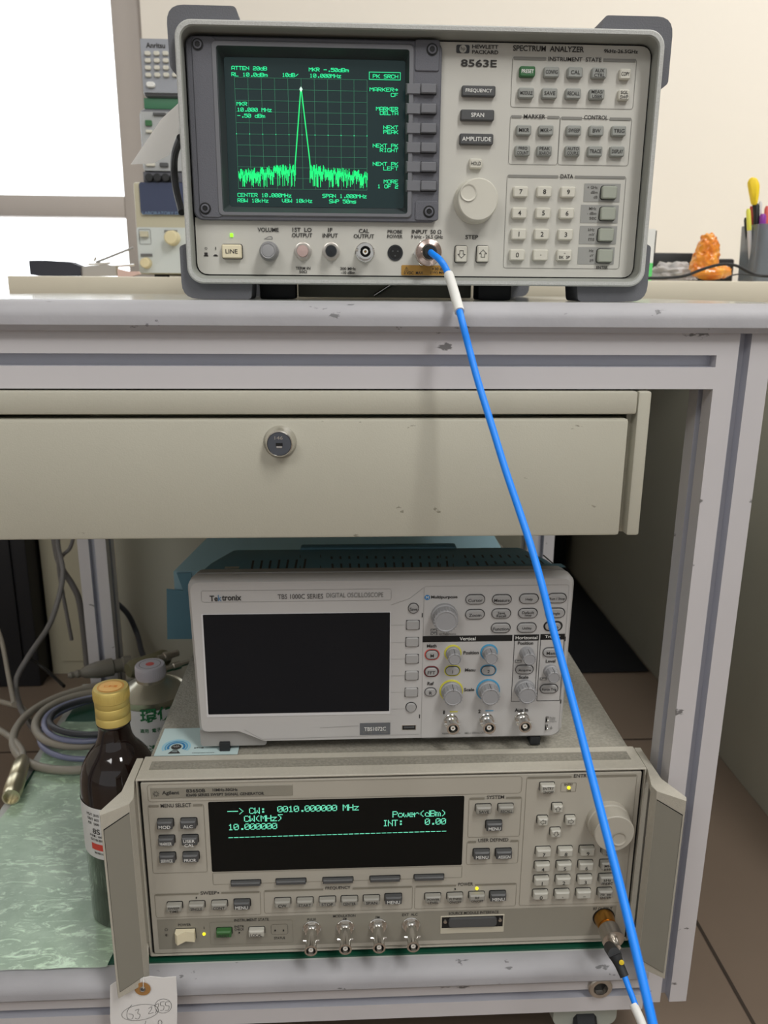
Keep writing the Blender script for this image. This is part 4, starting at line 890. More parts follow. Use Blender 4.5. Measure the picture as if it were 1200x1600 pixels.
# teal rear housing, top falling away to the back
mb = MB(); zf = oz1-.0004
sec = [(YO+.022, ox0+.003, ox1-.003, zf), (YO+.05, ox0+.008, ox1-.008, zf-.001), (YO+.095, ox0+.019, ox1-.019, zf-.0055), (YO+.118, ox0+.024, ox1-.024, zf-.017), (YO+.124, ox0+.030, ox1-.030, zf-.028)]
mb.loft([(a, b_, oz0+.001, z, .010, y) for y, a, b_, z in sec], M_teal, n=5)
hs = mb.build('rear_housing', os_)
def on_top(px, py):
    # intersection with the sloping top
    lo = None
    for i in range(len(sec)-1):
        y0_, z0_, y1_, z1_ = sec[i][0], sec[i][3], sec[i+1][0], sec[i+1][3]
        for t in range(21):
            y = y0_+(y1_-y0_)*t/20; z = z0_+(z1_-z0_)*t/20; pr_ = PY(px, py, y)
            if pr_.z <= z+1e-4: return Vector((pr_.x, y, z))
    return PY(px, py, sec[-1][0])
mb = MB()
def slot(px0, px1, pyt, pyb):
    y0_, y1_ = on_top(px1, pyb), on_top(px0, pyt)
    for wv in (.0009,):
        a, b_ = y0_, y1_; mb.add([(a.x-wv, a.y, a.z+.0003), (a.x+wv, a.y, a.z+.0003), (b_.x+wv, b_.y, b_.z+.0004), (b_.x-wv, b_.y, b_.z+.0004)], [(0, 1, 2, 3)], M_black)
for i in range(7): slot(396+i*13.6, 393+i*13.6, 877-i*.4, 893)
mb.build('vent_slots', hs); mb = MB()
for i in range(14): slot(518+i*13.8, 520+i*13.8, 870, 889)
mb.build('vent_slots', hs); mb = MB()
for i in range(10): slot(726+i*13.6, 732+i*15, 868, 884)
mb.build('vent_slots', hs)
mb = MB()
for x_ in (469, 501, 688, 708):
    a, b_ = on_top(x_, 893), on_top(x_, 868); mb.add([(a.x-.0004, a.y, a.z+.0003), (a.x+.0004, a.y, a.z+.0003), (b_.x+.0004, b_.y, b_.z+.0004), (b_.x-.0004, b_.y, b_.z+.0004)], [(0, 1, 2, 3)], M_black)
mb.build('panel_seam', hs)
a, b_ = PY(470, 868, YO+.10), PY(712, 866, YO+.10); mb = MB(); mb.box(a.x, b_.x, YO+.094, YO+.106, zf-.010, zf-.0035, M_teal, .002); mb.build('carry_handle', os_)
p = on_top(362, 889); mb = MB(); mb.box(p.x-.006, p.x+.006, p.y, p.y+.004, p.z-.001, p.z+.0006, M_metald); mb.build('security_slot', hs)
p0, p1 = on_top(768, 897), on_top(884, 893); mb = MB(); mb.add([(p0.x, p0.y-.001, p0.z+.0004), (p1.x, p0.y-.001, p0.z+.0004), (p1.x-.002, p0.y+.009, p0.z+.0004), (p0.x, p0.y+.009, p0.z+.0004)], [(0, 1, 2, 3)], mat('teal_label', (66, 104, 116), .5)); mb.build('top_label', hs)
for x_, y_ in ((352, 1172), (835, 1158)): c = PY(x_, y_, YO+.004); mb = MB(); mb.box(c.x-.0045, c.x+.0045, YO+.001, YO+.02, az1+.0003, CAMZ-.379, M_blackrub, .0006); mb.build('foot', os_)
mb = MB(); mb.box(ox0+.02, ox1-.02, YO+.09, YO+.11, az1+.0003, oz0+.002, M_blackrub, .001); mb.build('foot', os_)
# screen
R_ = op.rect((317.5, 962.5), (610, 954.5), (607.5, 1108.5), (325.5, 1118)); x0, x1, z0, z1 = R_
mb = MB(); mb.loft([(x0-.0015, x1+.0008, z0-.0028, z1+.0004, .0008, YO-.0004), (x0-.0015, x1+.0008, z0-.0028, z1+.0004, .0008, YO+.001)], mat('tek_lip', (206, 205, 206), .4)); mb.build('screen_lip', fpn)
mb = MB(); mb.rr((x0+x1)/2, (z0+z1)/2, x1-x0, z1-z0, .0006, YO-.0006, YO, M_lcd); mb.build('lcd_screen', os_)
k = scl(640, 1000, YO)[0]
M_seam = mat('seam_grey', (146, 144, 142), .6)
Rr = op.rect((314, 925), (611.5, 917.5), (611.5, 934), (315, 945)); op.outline(Rr, M_seam, .0003, .002)
# control area seam
Rr = op.rect((663, 918), (889, 911), (873, 1149), (657, 1153)); op.outline(Rr, M_seam, .00025, .002)
cu_ = [(611, 945), (640, 935), (662, 918)]
for a, b_ in zip(cu_, cu_[1:]): A_, B_ = op.P(*a), op.P(*b_); op.ink.seg((A_.x, A_.z), (B_.x, B_.z), .0003, YO-.0003, M_seam)
for a, b_ in (((382, 1140), (410, 1155)), ((410, 1155), (655, 1147)), ((500, 1137), (560, 1134))): A_, B_ = op.P(*a), op.P(*b_); op.ink.seg((A_.x, A_.z), (B_.x, B_.z), .0003, YO-.0003, M_seam)
# screen side lines to the soft keys
for y_ in (976, 1003, 1029, 1055, 1081, 1107): A_, B_ = op.P(611, y_+.8), op.P(633, y_); op.ink.seg((A_.x, A_.z), (B_.x, A_.z), .00022, YO-.0003, M_seam)
vx = op.P(662, 990)
fn = [('Te', 334, 934.7, 12.5, 9, M_ink), ('k', 343.6, 934, 5.5, 9.8, mat('tek_blue', (70, 120, 160), .5)), ('tronix', 362, 933.6, 30.5, 9, M_ink), ('TBS 1000C SERIES', 469.5, 931.5, 71, 7.5, mat('ser_grey', (88, 86, 86), .6)), ('DIGITAL OSCILLOSCOPE', 554.5, 929.3, 89, 7.2, M_inkg)]
for t, x_, y_, w_, h_, m_ in fn: op.T(t, x_, y_, w_, h_, m_, bold=.025 if m_ is M_ink else .005)
for a in [('Multipurpose', 694, 933, 41, 6), ('Math', 674.5, 1008.8, 15, 5), ('Ref', 672.8, 1067.5, 10, 5.4), ('Position', 736, 1019.3, 24, 5.4), ('Menu', 734.5, 1046.3, 16, 5), ('Scale', 733, 1077, 16, 5), ('Position', 821, 1004.3, 24, 5.2), ('Scale', 818, 1057.6, 15, 5.2), ('Level', 860, 1032.5, 15, 5),
          ('1', 693.5, 1112.5, 2.4, 5.6), ('2', 749, 1111, 4, 5.6), ('Aux In', 814.5, 1109, 21, 5.6)]: op.T(*a, bold=.025)
for a in [('to Functions', 699, 990, 27, 3.4), ('Inputs 1 • Aux In', 705, 1145.5, 28, 3.4), ('1MΩ ≤ 300Vrms CAT II', 743, 1144.5, 34, 3.2), ('⚠', 766.5, 1144.5, 5, 5), ('Probe', 863, 1121, 9, 3), ('Comp', 863, 1124, 8, 3), ('~5V @ 1kHz', 864, 1127, 11, 3), ('⏚', 861, 1136.5, 5, 5)]: op.T(*a, m=M_inkg)
def darkbox(px, py, w_, h_, t, tw, th_, m_=M_ink, tm_=M_white, r=.0002):
    p = op.P(px, py); kk = scl(px, py, YO); op.ink.flat(p.x-w_*kk[0]/2, p.x+w_*kk[0]/2, p.z-h_*kk[1]/2, p.z+h_*kk[1]/2, YO-.0003, m_); op.T(t, px, py, tw, th_, tm_, y=YO-.0005)
darkbox(730.5, 997.5, 140, 9.5, 'Vertical', 25, 5.2, M_black); darkbox(822.5, 996, 39, 9.5, 'Horizontal', 34, 5, M_black); darkbox(863.3, 994.8, 38, 9, 'Trigger', 24, 5.4, M_black)
for x_, y_ in ((678, 984.5), (678, 990), (809.5, 1033), (848.5, 1060.5)): darkbox(x_, y_, 10.5, 4.4, 'Push', 7.5, 2.8, mat('push_grey', (104, 104, 104), .6), M_white)
for TL, TR, BR, BL in (((803, 996), (841, 995), (836, 1095.5), (799, 1096.5)), ((844, 995), (882, 993), (875, 1094), (839, 1095.5))): Rr = op.rect(TL, TR, BR, BL); op.outline((Rr[0], Rr[1], Rr[2], Rr[3]), M_black, .0004, .0006)
p = op.P(667.5, 933.3); op.ink.disc(p.x-4.2*k, p.x+4.2*k, p.z-4.2*k, p.z+4.2*k, 1, YO-.0004, mat('m_blue', (40, 120, 180), .5)); op.T('M', 667.5, 933.3, 4, 4, M_white, y=YO-.0005)
for (x_, y_, m_) in ((709, 1111.8, M_yel), (764.5, 1110.3, M_cy)): p = op.P(x_, y_); op.ink.flat(p.x-6.5*k, p.x+6.5*k, p.z-.0005, p.z+.0005, YO-.0003, m_)
for (x_, y_, w_, h_) in ((659.8, 961, 1.4, 7), (655.5, 1119, 1.4, 7), (883, 998, 1.6, 8), (876, 1096, 1.6, 7)): p = op.P(x_, y_); op.ink.flat(p.x-w_*k/2, p.x+w_*k/2, p.z-h_*k/2, p.z+h_*k/2, YO-.0004, M_black)
darkbox(586, 1138.5, 47.5, 18.5, 'TBS1072C', 34, 6, mat('model_grey', (98, 100, 104), .6), M_white)
# keep the model text on the upper half, smaller ratings below
op.T('70 MHz', 574, 1143.8, 15, 4, M_inkg, y=YO-.0005); op.T('1 GS/s', 599, 1142.8, 13, 4, M_inkg, y=YO-.0005)
PK = dict(prot=.0022, ch=.0006, dark=False)
M_pill = mat('tek_key', (160, 159, 158), .5)
def pill(x_, y_, t, w_=31, h_=16, ring=None, name='key'):
    if ring:
        p = op.P(x_, y_); kk = scl(x_, y_, YO); op.ink.disc(p.x-(w_+3)*kk[0]/2, p.x+(w_+3)*kk[0]/2, p.z-(h_+2.4)*kk[1]/2, p.z+(h_+2.4)*kk[1]/2, .02, YO-.0003, ring)
    p = op.P(x_, y_); kk = scl(x_, y_, YO); op.ink.disc(p.x-w_*kk[0]/2, p.x+w_*kk[0]/2, p.z-h_*kk[1]/2, p.z+h_*kk[1]/2, .02, YO-.0005, mat('key_well', (60, 58, 58), .6))
    return op.key(os_, name, x_, y_+.8, w_-1.6, h_-1, M_pill, r=.02, text=t, th=5 if '\n' not in t else 4.2, tdy=-.4, lead=.25, **PK)
for x_, y_, t in ((742.5, 936, 'Cursor'), (742, 959.3, 'Zoom'), (784, 936, 'Measure'), (783, 958, 'Save\nRecall'), (782.3, 980.6, 'Function'), (826.3, 934.8, 'Help'), (824.6, 957.4, 'Default\nSetup'), (823, 980, 'Utility'), (870, 934, 'Run / Stop'), (867.5, 957, 'Single')): pill(x_, y_, t)
pill(864, 978, 'Auto', 27, 13.5, ring=M_black)
pill(675, 1022.5, 'M', 21, 15, ring=M_red); pill(674, 1049, 'FFT', 21, 15, ring=M_dred); pill(672.6, 1080.6, 'R', 19, 14); pill(707, 1047.6, '1', 23, 15, ring=M_yel); pill(763, 1047, '2', 23, 15, ring=M_cy); pill(819.3, 1045.5, 'Acquire', 29, 15); pill(862, 1018.5, 'Menu', 29, 15); pill(857.6, 1075.5, 'Force Trig', 29, 15)
pill(646, 949.8, 'Save', 17, 17)
for x_, y_ in ((645, 976), (644, 1002.6), (643.8, 1029), (643.3, 1055), (642.7, 1081.2)): 
    p = op.P(x_, y_); op.ink.flat(p.x-10.6*k, p.x+10.6*k, p.z-8*k, p.z+8*k, YO-.0003, mat('key_well', (60, 58, 58)))
    op.key(os_, 'soft_key', x_, y_+.5, 20, 15, M_pill, r=.0016, prot=.002, ch=.0005, dark=False)
op.key(os_, 'key', 642.3, 1105.5, 16, 16, M_pill, r=.02, prot=.002, ch=.0006)
op.knob(os_, 694, 962, 21, 18.5, .013, M_knobg, name='multipurpose_knob', ribs=24)
op.knob(os_, 707.5, 1020, 11.5, 10, .013, M_knobg, name='knob', ribs=14, ring=M_yel, line=True); op.knob(os_, 764, 1019, 11.5, 10, .013, M_knobg, ribs=14, ring=M_cy, line=True)
op.knob(os_, 705, 1079, 16.5, 14.5, .013, M_knobg, ribs=18, ring=M_yel, line=True); op.knob(os_, 762.5, 1078, 16.5, 14.5, .013, M_knobg, ribs=18, ring=M_cy, line=True)
op.knob(os_, 822.5, 1020, 11, 10, .013, M_knobg, ribs=14, line=True); op.knob(os_, 819.5, 1076, 16, 14.2, .013, M_knobg, ribs=18, line=True); op.knob(os_, 860, 1048, 11, 9.6, .013, M_knobg, ribs=14, line=True)
for x_, y_ in ((704.5, 1125), (760, 1124), (815, 1122)): op.bnc(os_, x_, y_, 11, .015)
for x_, y_ in ((854, 1124), (853, 1136.5)):
    p = op.P(x_, y_); mb = MB(); mb.box(p.x-.0009, p.x+.0014, YO-.0002, YO, p.z-.0028, p.z+.0028, M_black); mb.tube([(p.x, YO, p.z+.0024), (p.x+.0006, YO-.003, p.z+.0006), (p.x, YO-.0028, p.z-.001), (p.x+.0005, YO, p.z-.0026)], .0006, M_metal, 8, 3); mb.build('probe_terminal', os_)
p = op.P(639, 1136.5); mb = MB(); mb.box(p.x-.0062, p.x+.0062, YO-.0004, YO, p.z-.0024, p.z+.0024, M_metal); mb.box(p.x-.0057, p.x+.0057, YO-.0006, YO, p.z-.0019, p.z+.0019, M_black); mb.box(p.x-.0045, p.x+.0045, YO-.0012, YO, p.z-.0002, p.z+.0012, M_keyd); mb.build('usb_port', os_)
op.ink.build('printed_legend', fpn)
#PART4
# ================================================================== things on the lower shelf
ZM = ZS+.002
def thing_mesh(mb, name, label, cat, group=None, smooth=35): return tag(mb.build(name, smooth=smooth), label, cat, group)
# blue cardboard box lying behind the oscilloscope
zt = CAMZ-.306
pp = [PZ(271, 893, zt), PZ(335, 829, zt), PZ(758, 812, zt), PZ(797, 880, zt)]
bb = empty('cardboard_box', ((pp[0].x+pp[3].x)/2, 1.0, az1), 'flat blue cardboard box lying on the signal generator behind the oscilloscope', 'box')
mb = MB(); mb.prism([(p.x, p.y, az1) for p in pp], (0, 0, zt-az1), M_bluebox); mb.build('box_body', bb)
p = PY(262, 918, pp[0].y); q = PY(262, 996, pp[0].y); mb = MB()
mb.prism([(q.x, pp[0].y-.001, az1+.0005), (pp[0].x+.02, pp[0].y-.001, az1+.0005), (pp[0].x+.02, pp[0].y-.001, zt-.001), (pp[0].x+.004, pp[0].y-.001, zt-.001), (pp[0].x+.010, pp[0].y-.001, zt-.022), (q.x+.003, pp[0].y-.001, zt-.020)], (0, -.0015, 0), M_bluebox2); mb.build('side_flap', bb)
# leaflet under the oscilloscope
mb = MB(); lz = az1+.0001
a_, b_, c_ = PZ(240, 1182, lz), PZ(371, 1179, lz), PZ(253, 1148, lz)
M_leaf = mat('leaflet_paper', (188, 208, 208), .4)
mb.box(a_.x, b_.x, a_.y+.0006, c_.y+.01, lz-.0001, lz+.0003, M_leaf)
zq = lz+.0005; cc = PZ(275.5, 1167, zq)
def ell(cx, cy, ro, ri, m, mb_, z, n=28, a0=-.55, a1=math.pi+.55):
    A = [(cx+ro*math.cos(a0+(a1-a0)*i/n), cy+ro*math.sin(a0+(a1-a0)*i/n)*.98, z) for i in range(n+1)]; B = [(cx+ri*math.cos(a0+(a1-a0)*i/n), cy+ri*math.sin(a0+(a1-a0)*i/n)*.98, z) for i in range(n+1)]
    mb_.add(A+B, [(i, i+1, n+2+i, n+1+i) for i in range(n)], m)
u = .0005
for ro, ri, col in ((.0125, .0108, (150, 196, 214)), (.0102, .0086, (90, 156, 192)), (.0080, .0060, (40, 120, 172))): ell(cc.x, cc.y, ro, ri, mat('leaf_blue%d' % int(ro*1e4), col, .5), mb, zq)
ell(cc.x, cc.y, .0045, .0001, M_ink, mb, zq, a0=0, a1=2*math.pi)
W_ = [(-.003, 0), (-.002, .0014), (-.0012, -.0012), (-.0002, .0016), (.0006, -.0014), (.0014, .0012), (.0024, 0)]
for i in range(6):
    s_, t_ = W_[i], W_[i+1]; mb.add([(cc.x+s_[0], cc.y+s_[1], zq+.0002), (cc.x+s_[0], cc.y+s_[1]+.0006, zq+.0002), (cc.x+t_[0], cc.y+t_[1]+.0006, zq+.0002), (cc.x+t_[0], cc.y+t_[1], zq+.0002)], [(0, 1, 2, 3)], M_white)
mb.add([(cc.x-.0055, cc.y-.0105, zq), (cc.x+.0055, cc.y-.0105, zq), (cc.x+.002, cc.y-.0048, zq), (cc.x-.002, cc.y-.0048, zq)], [(0, 1, 2, 3)], M_ink)
for dy in (-.0068, -.0085): mb.flat(0, 0, 0, 0, 0, M_ink) if False else mb.add([(cc.x-.0024, cc.y+dy, zq+.0002), (cc.x+.0024, cc.y+dy, zq+.0002), (cc.x+.0024, cc.y+dy+.0006, zq+.0002), (cc.x-.0024, cc.y+dy+.0006, zq+.0002)], [(0, 1, 2, 3)], M_leaf)
def flat_text(mb_, s, x, y, w, z, m, h=None):
    t = MB(); t.text(s, x, y, w, h, 0, m, .02, 'l'); mb_.add([(v[0], v[2], z) for v in t.v], t.f, m)
q = PZ(303, 1168.5, zq); flat_text(mb, '普泰仪器', q.x, q.y, .0085, zq, M_ink, .0022); q = PZ(300, 1176.5, zq); flat_text(mb, 'www.prosd-rsd.com', q.x, q.y, .019, zq, M_ink, .0018)
thing_mesh(mb, 'leaflet', 'pale blue leaflet with a radio mast logo under the left front foot of the oscilloscope', 'leaflet')

# brown reagent bottle
bc = Vector((-.2062, .657, ZM)); R_b = .0340
bt = empty('brown_bottle', bc, 'dark brown glass bottle with gold screw cap and white label beside the left handle', 'bottle')
M_brown = mat('brown_glass', (24, 13, 10), .06, spec=.6, coat=.3)
zz = lambda py, px=185, Y=.665: PY(px, py, Y).z-ZM
zh = lambda py: PY(186, py, .657).z-ZM
h_sh, h_nk, h_cb, h_ct = zh(1218), zh(1150), zh(1128), zh(1081)
mb = MB(); pr = [(0, R_b*.9), (.0025, R_b), (h_sh-.01, R_b), (h_sh, R_b*.99), (zh(1203), R_b*.965), (zh(1190), R_b*.90), (zh(1178), R_b*.78), (zh(1168), R_b*.64), (zh(1160), R_b*.52), (h_nk, .0150), (zh(1140), .0140), (h_cb-.001, .0138), (h_cb, .0148), (h_cb+.002, .0138), (h_ct-.004, .0125)]
mb.lathe(bc+Vector((0, 0, .0004)), (0, 0, 1), pr, M_brown, 48); mb.build('glass', bt, 'dark brown glass', smooth=60)
M_gcap = mat('gold_cap', (214, 190, 110), .38, metal=.45)
mb = MB(); cz = h_cb+.001
H_ = h_ct+.0052-cz; pr = [(cz, .0142), (cz+.001, .0150), (cz+H_*.2, .0150), (cz+H_*.23, .0144), (cz+H_*.26, .0150), (cz+H_*.48, .0150), (cz+H_*.51, .0144), (cz+H_*.54, .0150), (cz+H_*.66, .0150), (cz+H_*.68, .0155), (cz+H_*.96, .0155), (cz+H_, .0146)]
mb.lathe(bc, (0, 0, 1), pr, M_gcap, 48)
for i in range(60):
    a = i*math.pi/30; x, y = bc.x+math.cos(a)*.0155, bc.y+math.sin(a)*.0155; mb.box(x-.0002, x+.0002, y-.0002, y+.0002, bc.z+cz+H_*.72, bc.z+cz+H_*.93, M_gcap)
cp = mb.build('screw_cap', bt); M_or = mat('orange_print', (236, 150, 60), .5)
mb = MB(); zc = bc.z+h_ct+.0055
ell(bc.x, bc.y, .0112, .0106, M_or, mb, zc, a0=0, a1=2*math.pi); ell(bc.x, bc.y, .0098, .0001, mat('cap_cream', (240, 190, 110), .5), mb, zc, a0=0, a1=2*math.pi); flat_text(mb, '仁和堂', bc.x-.006, bc.y, .012, zc+.0002, M_or, .004); mb.build('cap_print', cp)
def wrap(mb_, s, ang, z, w, h, R, c, m, bold=.015):
    vs, fs = text_geo(s, bold); xs = [v[0] for v in vs]; ys = [v[1] for v in vs]; a, b, e1, e2 = min(xs), max(xs), min(ys), max(ys)
    mb_.add([(c.x+R*math.cos(ang+((v[0]-a)/(b-a)-.5)*w/R), c.y+R*math.sin(ang+((v[0]-a)/(b-a)-.5)*w/R), z+((v[1]-e1)/(e2-e1)-.5)*h) for v in vs], fs, m)
def band(mb_, c, R, a0, a1, z0, z1, m, n=40):
    A = [(c.x+R*math.cos(a0+(a1-a0)*i/n), c.y+R*math.sin(a0+(a1-a0)*i/n)) for i in range(n+1)]
    mb_.add([(x, y, z0) for x, y in A]+[(x, y, z1) for x, y in A], [(i, i+1, n+2+i, n+1+i) for i in range(n)], m)
lz0, lz1 = PY(150, 1343, .625).z, PY(150, 1264, .625).z; mb = MB(); d90 = -math.pi/2; RL = R_b+.0004
band(mb, bc, RL, d90-1.7, d90+1.7, lz0, lz1, mat('bottle_label', (214, 214, 212), .6))
M_lred = mat('label_red', (206, 70, 56), .6)
band(mb, bc, RL+.0002, d90-.62, d90+.1, lz0+.009, lz0+.0155, M_lred, 12); band(mb, bc, RL+.0002, d90+.40, d90+1.4, lz0+.009, lz0+.0155, M_lred, 12)
lh = lz0-bc.z
for an, z, s_, w_, h_ in ((-.5, lh+.045, 'HG/T 2015', .014, .0026), (-.5, lh+.0405, 'GB/T 603', .013, .0026), (-.5, lh+.036, 'AR  500', .013, .0026), (-.42, lh+.0285, '8S', .008, .0055), (-.40, lh+.0235, '净含量：500毫升', .018, .0026), (-.38, lh+.0195, '执行标准编号', .018, .0026), (-.35, lh+.006, '有限公司', .014, .0022), (.72, lh+.034, '记', .010, .010), (.74, lh+.046, '◉', .010, .009), (.74, lh+.0265, '5', .002, .003)):
    wrap(mb, s_, d90+an, bc.z+z, w_, h_, RL+.0003, bc, M_lred if s_ == '◉' else M_ink)
for i in range(14):
    a0 = d90+.55+i*.035; band(mb, bc, RL+.0003, a0, a0+random.choice((.008, .016, .022)), lz0+.017, lz0+.024, M_ink, 1)
mb.build('label', bt, 'white printed label with a red band')
# solvent can
cc_ = Vector((-.2085, .803, ZM)); Rc = .0345; zr = PY(237, 1078, .803).z-ZM
cn = empty('solvent_can', cc_, 'silver topped round tin with white label and green characters behind the brown bottle', 'can')
M_tin = mat('tin', (176, 172, 156), .3, metal=.8)
mb = MB(); mb.lathe(cc_, (0, 0, 1), [(.0004, Rc*.97), (.002, Rc), (zr-.003, Rc), (zr-.001, Rc+.0012), (zr+.0012, Rc+.0014), (zr+.002, Rc+.0004), (zr+.0006, Rc-.0015), (zr+.004, Rc*.85), (zr+.013, .0155), (zr+.020, .0145)], M_tin, 48); mb.build('tin_body', cn)
mb = MB(); h0 = zr+.016; mb.lathe(cc_, (0, 0, 1), [(h0, .0152), (h0+.0015, .0158), (h0+.013, .0158), (h0+.0145, .0148)], mat('lilac_cap', (196, 192, 200), .45), 40)
for i in range(48):
    a = i*math.pi/24; x, y = cc_.x+math.cos(a)*.0158, cc_.y+math.sin(a)*.0158; mb.box(x-.0002, x+.0002, y-.0002, y+.0002, cc_.z+h0+.003, cc_.z+h0+.011, MATS['lilac_cap'])
k_ = mb.build('screw_cap', cn); mb = MB(); ell(cc_.x, cc_.y, .0115, .0108, M_inkg, mb, cc_.z+h0+.0147, a0=0, a1=2*math.pi); ell(cc_.x, cc_.y, .0045, .0001, M_red, mb, cc_.z+h0+.0147, a0=0, a1=2*math.pi); mb.build('cap_print', k_)
mb = MB(); band(mb, cc_, Rc+.0003, d90-2, d90+2, cc_.z+.012, cc_.z+zr-.007, mat('can_label', (206, 206, 208), .6)); M_lg = mat('label_green', (30, 104, 62), .6)
pz = PY(250, 1117, .77).z; wrap(mb, '環保', d90+.36, pz, .036, .0165, Rc+.0006, cc_, M_lg, .03); wrap(mb, '適用  電子  電器', d90+.30, pz-.0175, .034, .005, Rc+.0006, cc_, M_lg); wrap(mb, '清潔劑', d90+.2, pz-.04, .036, .012, Rc+.0006, cc_, M_lg)
mb.build('label', cn, 'white label with green characters')
# coiled cables
M_gc = mat('grey_cable', (150, 144, 132), .45); M_bv = mat('lilac_cable', (128, 132, 160), .3); M_dc = mat('dark_cable', (54, 56, 62), .4)
def loop(l, b, t, z, turns=1.0, a0=0.2, rise=.0, n=48):
    L_, B_, T_ = PZ(*l, z), PZ(*b, z), PZ(*t, z); cy = (B_.y+T_.y)/2; ry = (T_.y-B_.y)/2; cx = max((B_.x+T_.x)/2, L_.x+ry*.85); rx = cx-L_.x
    return [Vector((cx+rx*math.cos(a0+2*math.pi*turns*i/n), cy+ry*math.sin(a0+2*math.pi*turns*i/n), z+rise*math.sin(3*i/n*6.28)+.003*i/n)) for i in range(n+1)]
mb = MB(); z_ = ZM+.006
P1 = loop((25, 1140), (140, 1206), (178, 1068), z_, 1.0, .3, .001); mb.tube(P1, .0052, M_gc, 14, 2)
P2 = loop((62, 1120), (135, 1168), (178, 1078), z_+.012, 1.0, .4, .001); mb.tube(P2, .0052, M_gc, 14, 2)
mb.tube([P1[-1], (P1[-1]+P2[0])/2+Vector((.004, 0, .004)), P2[0]], .0052, M_gc, 14, 3)
thing_mesh(mb, 'coiled_cable', 'thick grey cable in loose coils left of the brown bottle', 'cable')
mb = MB(); P1 = loop((76, 1118), (140, 1160), (178, 1086), z_+.021, 1.0, .5, .001); mb.tube(P1, .0036, M_bv, 12, 2); P2 = loop((66, 1140), (140, 1188), (182, 1090), z_+.002, 1.0, .5); mb.tube(P2, .0036, M_bv, 12, 2)
mb.tube([P1[-1], (P1[-1]+P2[0])/2+Vector((.006, 0, 0)), P2[0]], .0036, M_bv, 12, 3)
thing_mesh(mb, 'coiled_cable', 'shiny lilac blue cable coiled inside the grey cable loops', 'cable')
mb = MB(); P1 = loop((86, 1112), (150, 1150), (178, 1090), z_+.030, 1.0, .5); mb.tube(P1, .0040, M_dc, 12, 2)
thing_mesh(mb, 'coiled_cable', 'thin dark cable coil lying highest inside the grey coils', 'cable')
# silver barrel connector with its lead
k1, k2 = PZ(34, 1192, ZM+.0112), PZ(17, 1246, ZM+.0112); ax_ = (k2-k1); Lc = ax_.length
cnn = empty('cable_connector', k1, 'silver barrel connector on a grey lead at the left edge of the shelf', 'connector')
mb = MB(); mb.lathe(k1, ax_, [(-.01, .006), (0, .0088), (Lc*.1, .0098), (Lc*.45, .0098), (Lc*.47, .0088), (Lc*.5, .0088), (Lc*.52, .0106), (Lc*.85, .0106), (Lc*.87, .0096), (Lc, .0096), (Lc, .0080), (Lc*.9, .0078)], mat('pale_nickel', (206, 198, 170), .3, metal=.9), 28); mb.build('barrel', cnn)
mb = MB(); mb.tube([k1-ax_*.15, k1-ax_*.45+Vector((-.006, 0, 0)), PZ(14, 1150, ZM+.006), PZ(-30, 1125, ZM+.004), PZ(-80, 1110, ZM+.004)], .004, M_gc, 12, 6); mb.build('lead', cnn)
# plug and adapters behind the can
def plug(a, b, z, name, label, m, prof):
    A, B = PZ(*a, z), PZ(*b, z); d = B-A; L_ = d.length; m_ = MB(); m_.lathe(A, d, [(t*L_, r*1.0) for t, r in prof], m, 24); return thing_mesh(m_, name, label, 'connector')
plug((106, 1056), (205, 1036), ZM+.040, 'cable_plug', 'dull grey plug with ribbed strain relief behind the coiled cables', mat('plug_grey', (112, 108, 98), .5), [(0, .003), (.05, .005), (.1, .004), (.15, .006), (.2, .005), (.25, .008), (.45, .012), (.7, .013), (.72, .010), (.85, .010), (.87, .012), (1, .012)])
plug((200, 1048), (262, 1026), ZM+.040, 'cable_plug', 'olive plug with a yellow strip behind the white capped tin', mat('plug_olive', (110, 106, 80), .5), [(0, .010), (.1, .013), (.9, .013), (1, .010)])
plug((246, 1030), (278, 1020), ZM+.052, 'coaxial_adapter', 'small bright metal adapter right behind the tin cap', M_metald, [(0, .005), (.3, .005), (.32, .007), (.6, .007), (.62, .005), (1, .005)])
plug((258, 1046), (296, 1034), ZM+.040, 'coaxial_adapter', 'black and chrome adapter touching the generator side behind the tin', M_metal, [(0, .005), (.3, .005), (.32, .006), (.6, .006), (.62, .004), (1, .004)])
# hanging cables left
def hang(lst, r, m, label):
    m_ = MB(); m_.tube([PY(x, y, Y) for x, y, Y in lst], r, m, 12, 6); return thing_mesh(m_, 'hanging_cable', label, 'cable')
hang([(88, 780, 1.24), (90, 850, 1.24), (98, 900, 1.22), (80, 970, 1.18), (45, 1025, 1.12), (25, 1065, 1.1), (33, 1108, 1.04), (60, 1150, .98)], .0042, mat('slate_cable', (112, 110, 108), .5), 'slate grey cable curving down from the drawer to the shelf at the left')
hang([(78, 780, 1.27), (86, 850, 1.27), (95, 885, 1.27), (112, 912, 1.27), (124, 940, 1.27), (132, 1000, 1.27), (136, 1040, 1.27)], .005, MATS['slate_cable'], 'thicker grey cable passing behind the rear left post')
hang([(125, 780, 1.25), (112, 850, 1.25), (98, 868, 1.25), (92, 890, 1.25), (112, 1000, 1.25)], .003, MATS['slate_cable'], 'thin grey cable crossing over the other cables at the top left')
hang([(180, 940, 1.19), (200, 960, 1.19), (214, 990, 1.19), (222, 1020, 1.16), (232, 1040, 1.12)], .0042, M_dc, 'dark cable emerging right of the rear left post')
hang([(-15, 960, 1.2), (2, 1000, 1.15), (14, 1060, 1.1), (22, 1100, 1.02)], .0034, M_gc, 'pale cable sloping down at the left picture edge')
hang([(-15, 1092, 1.1), (15, 1100, 1.08), (36, 1108, 1.05), (52, 1140, 1.0)], .004, M_gc, 'pale cable running in from the left edge onto the coils')
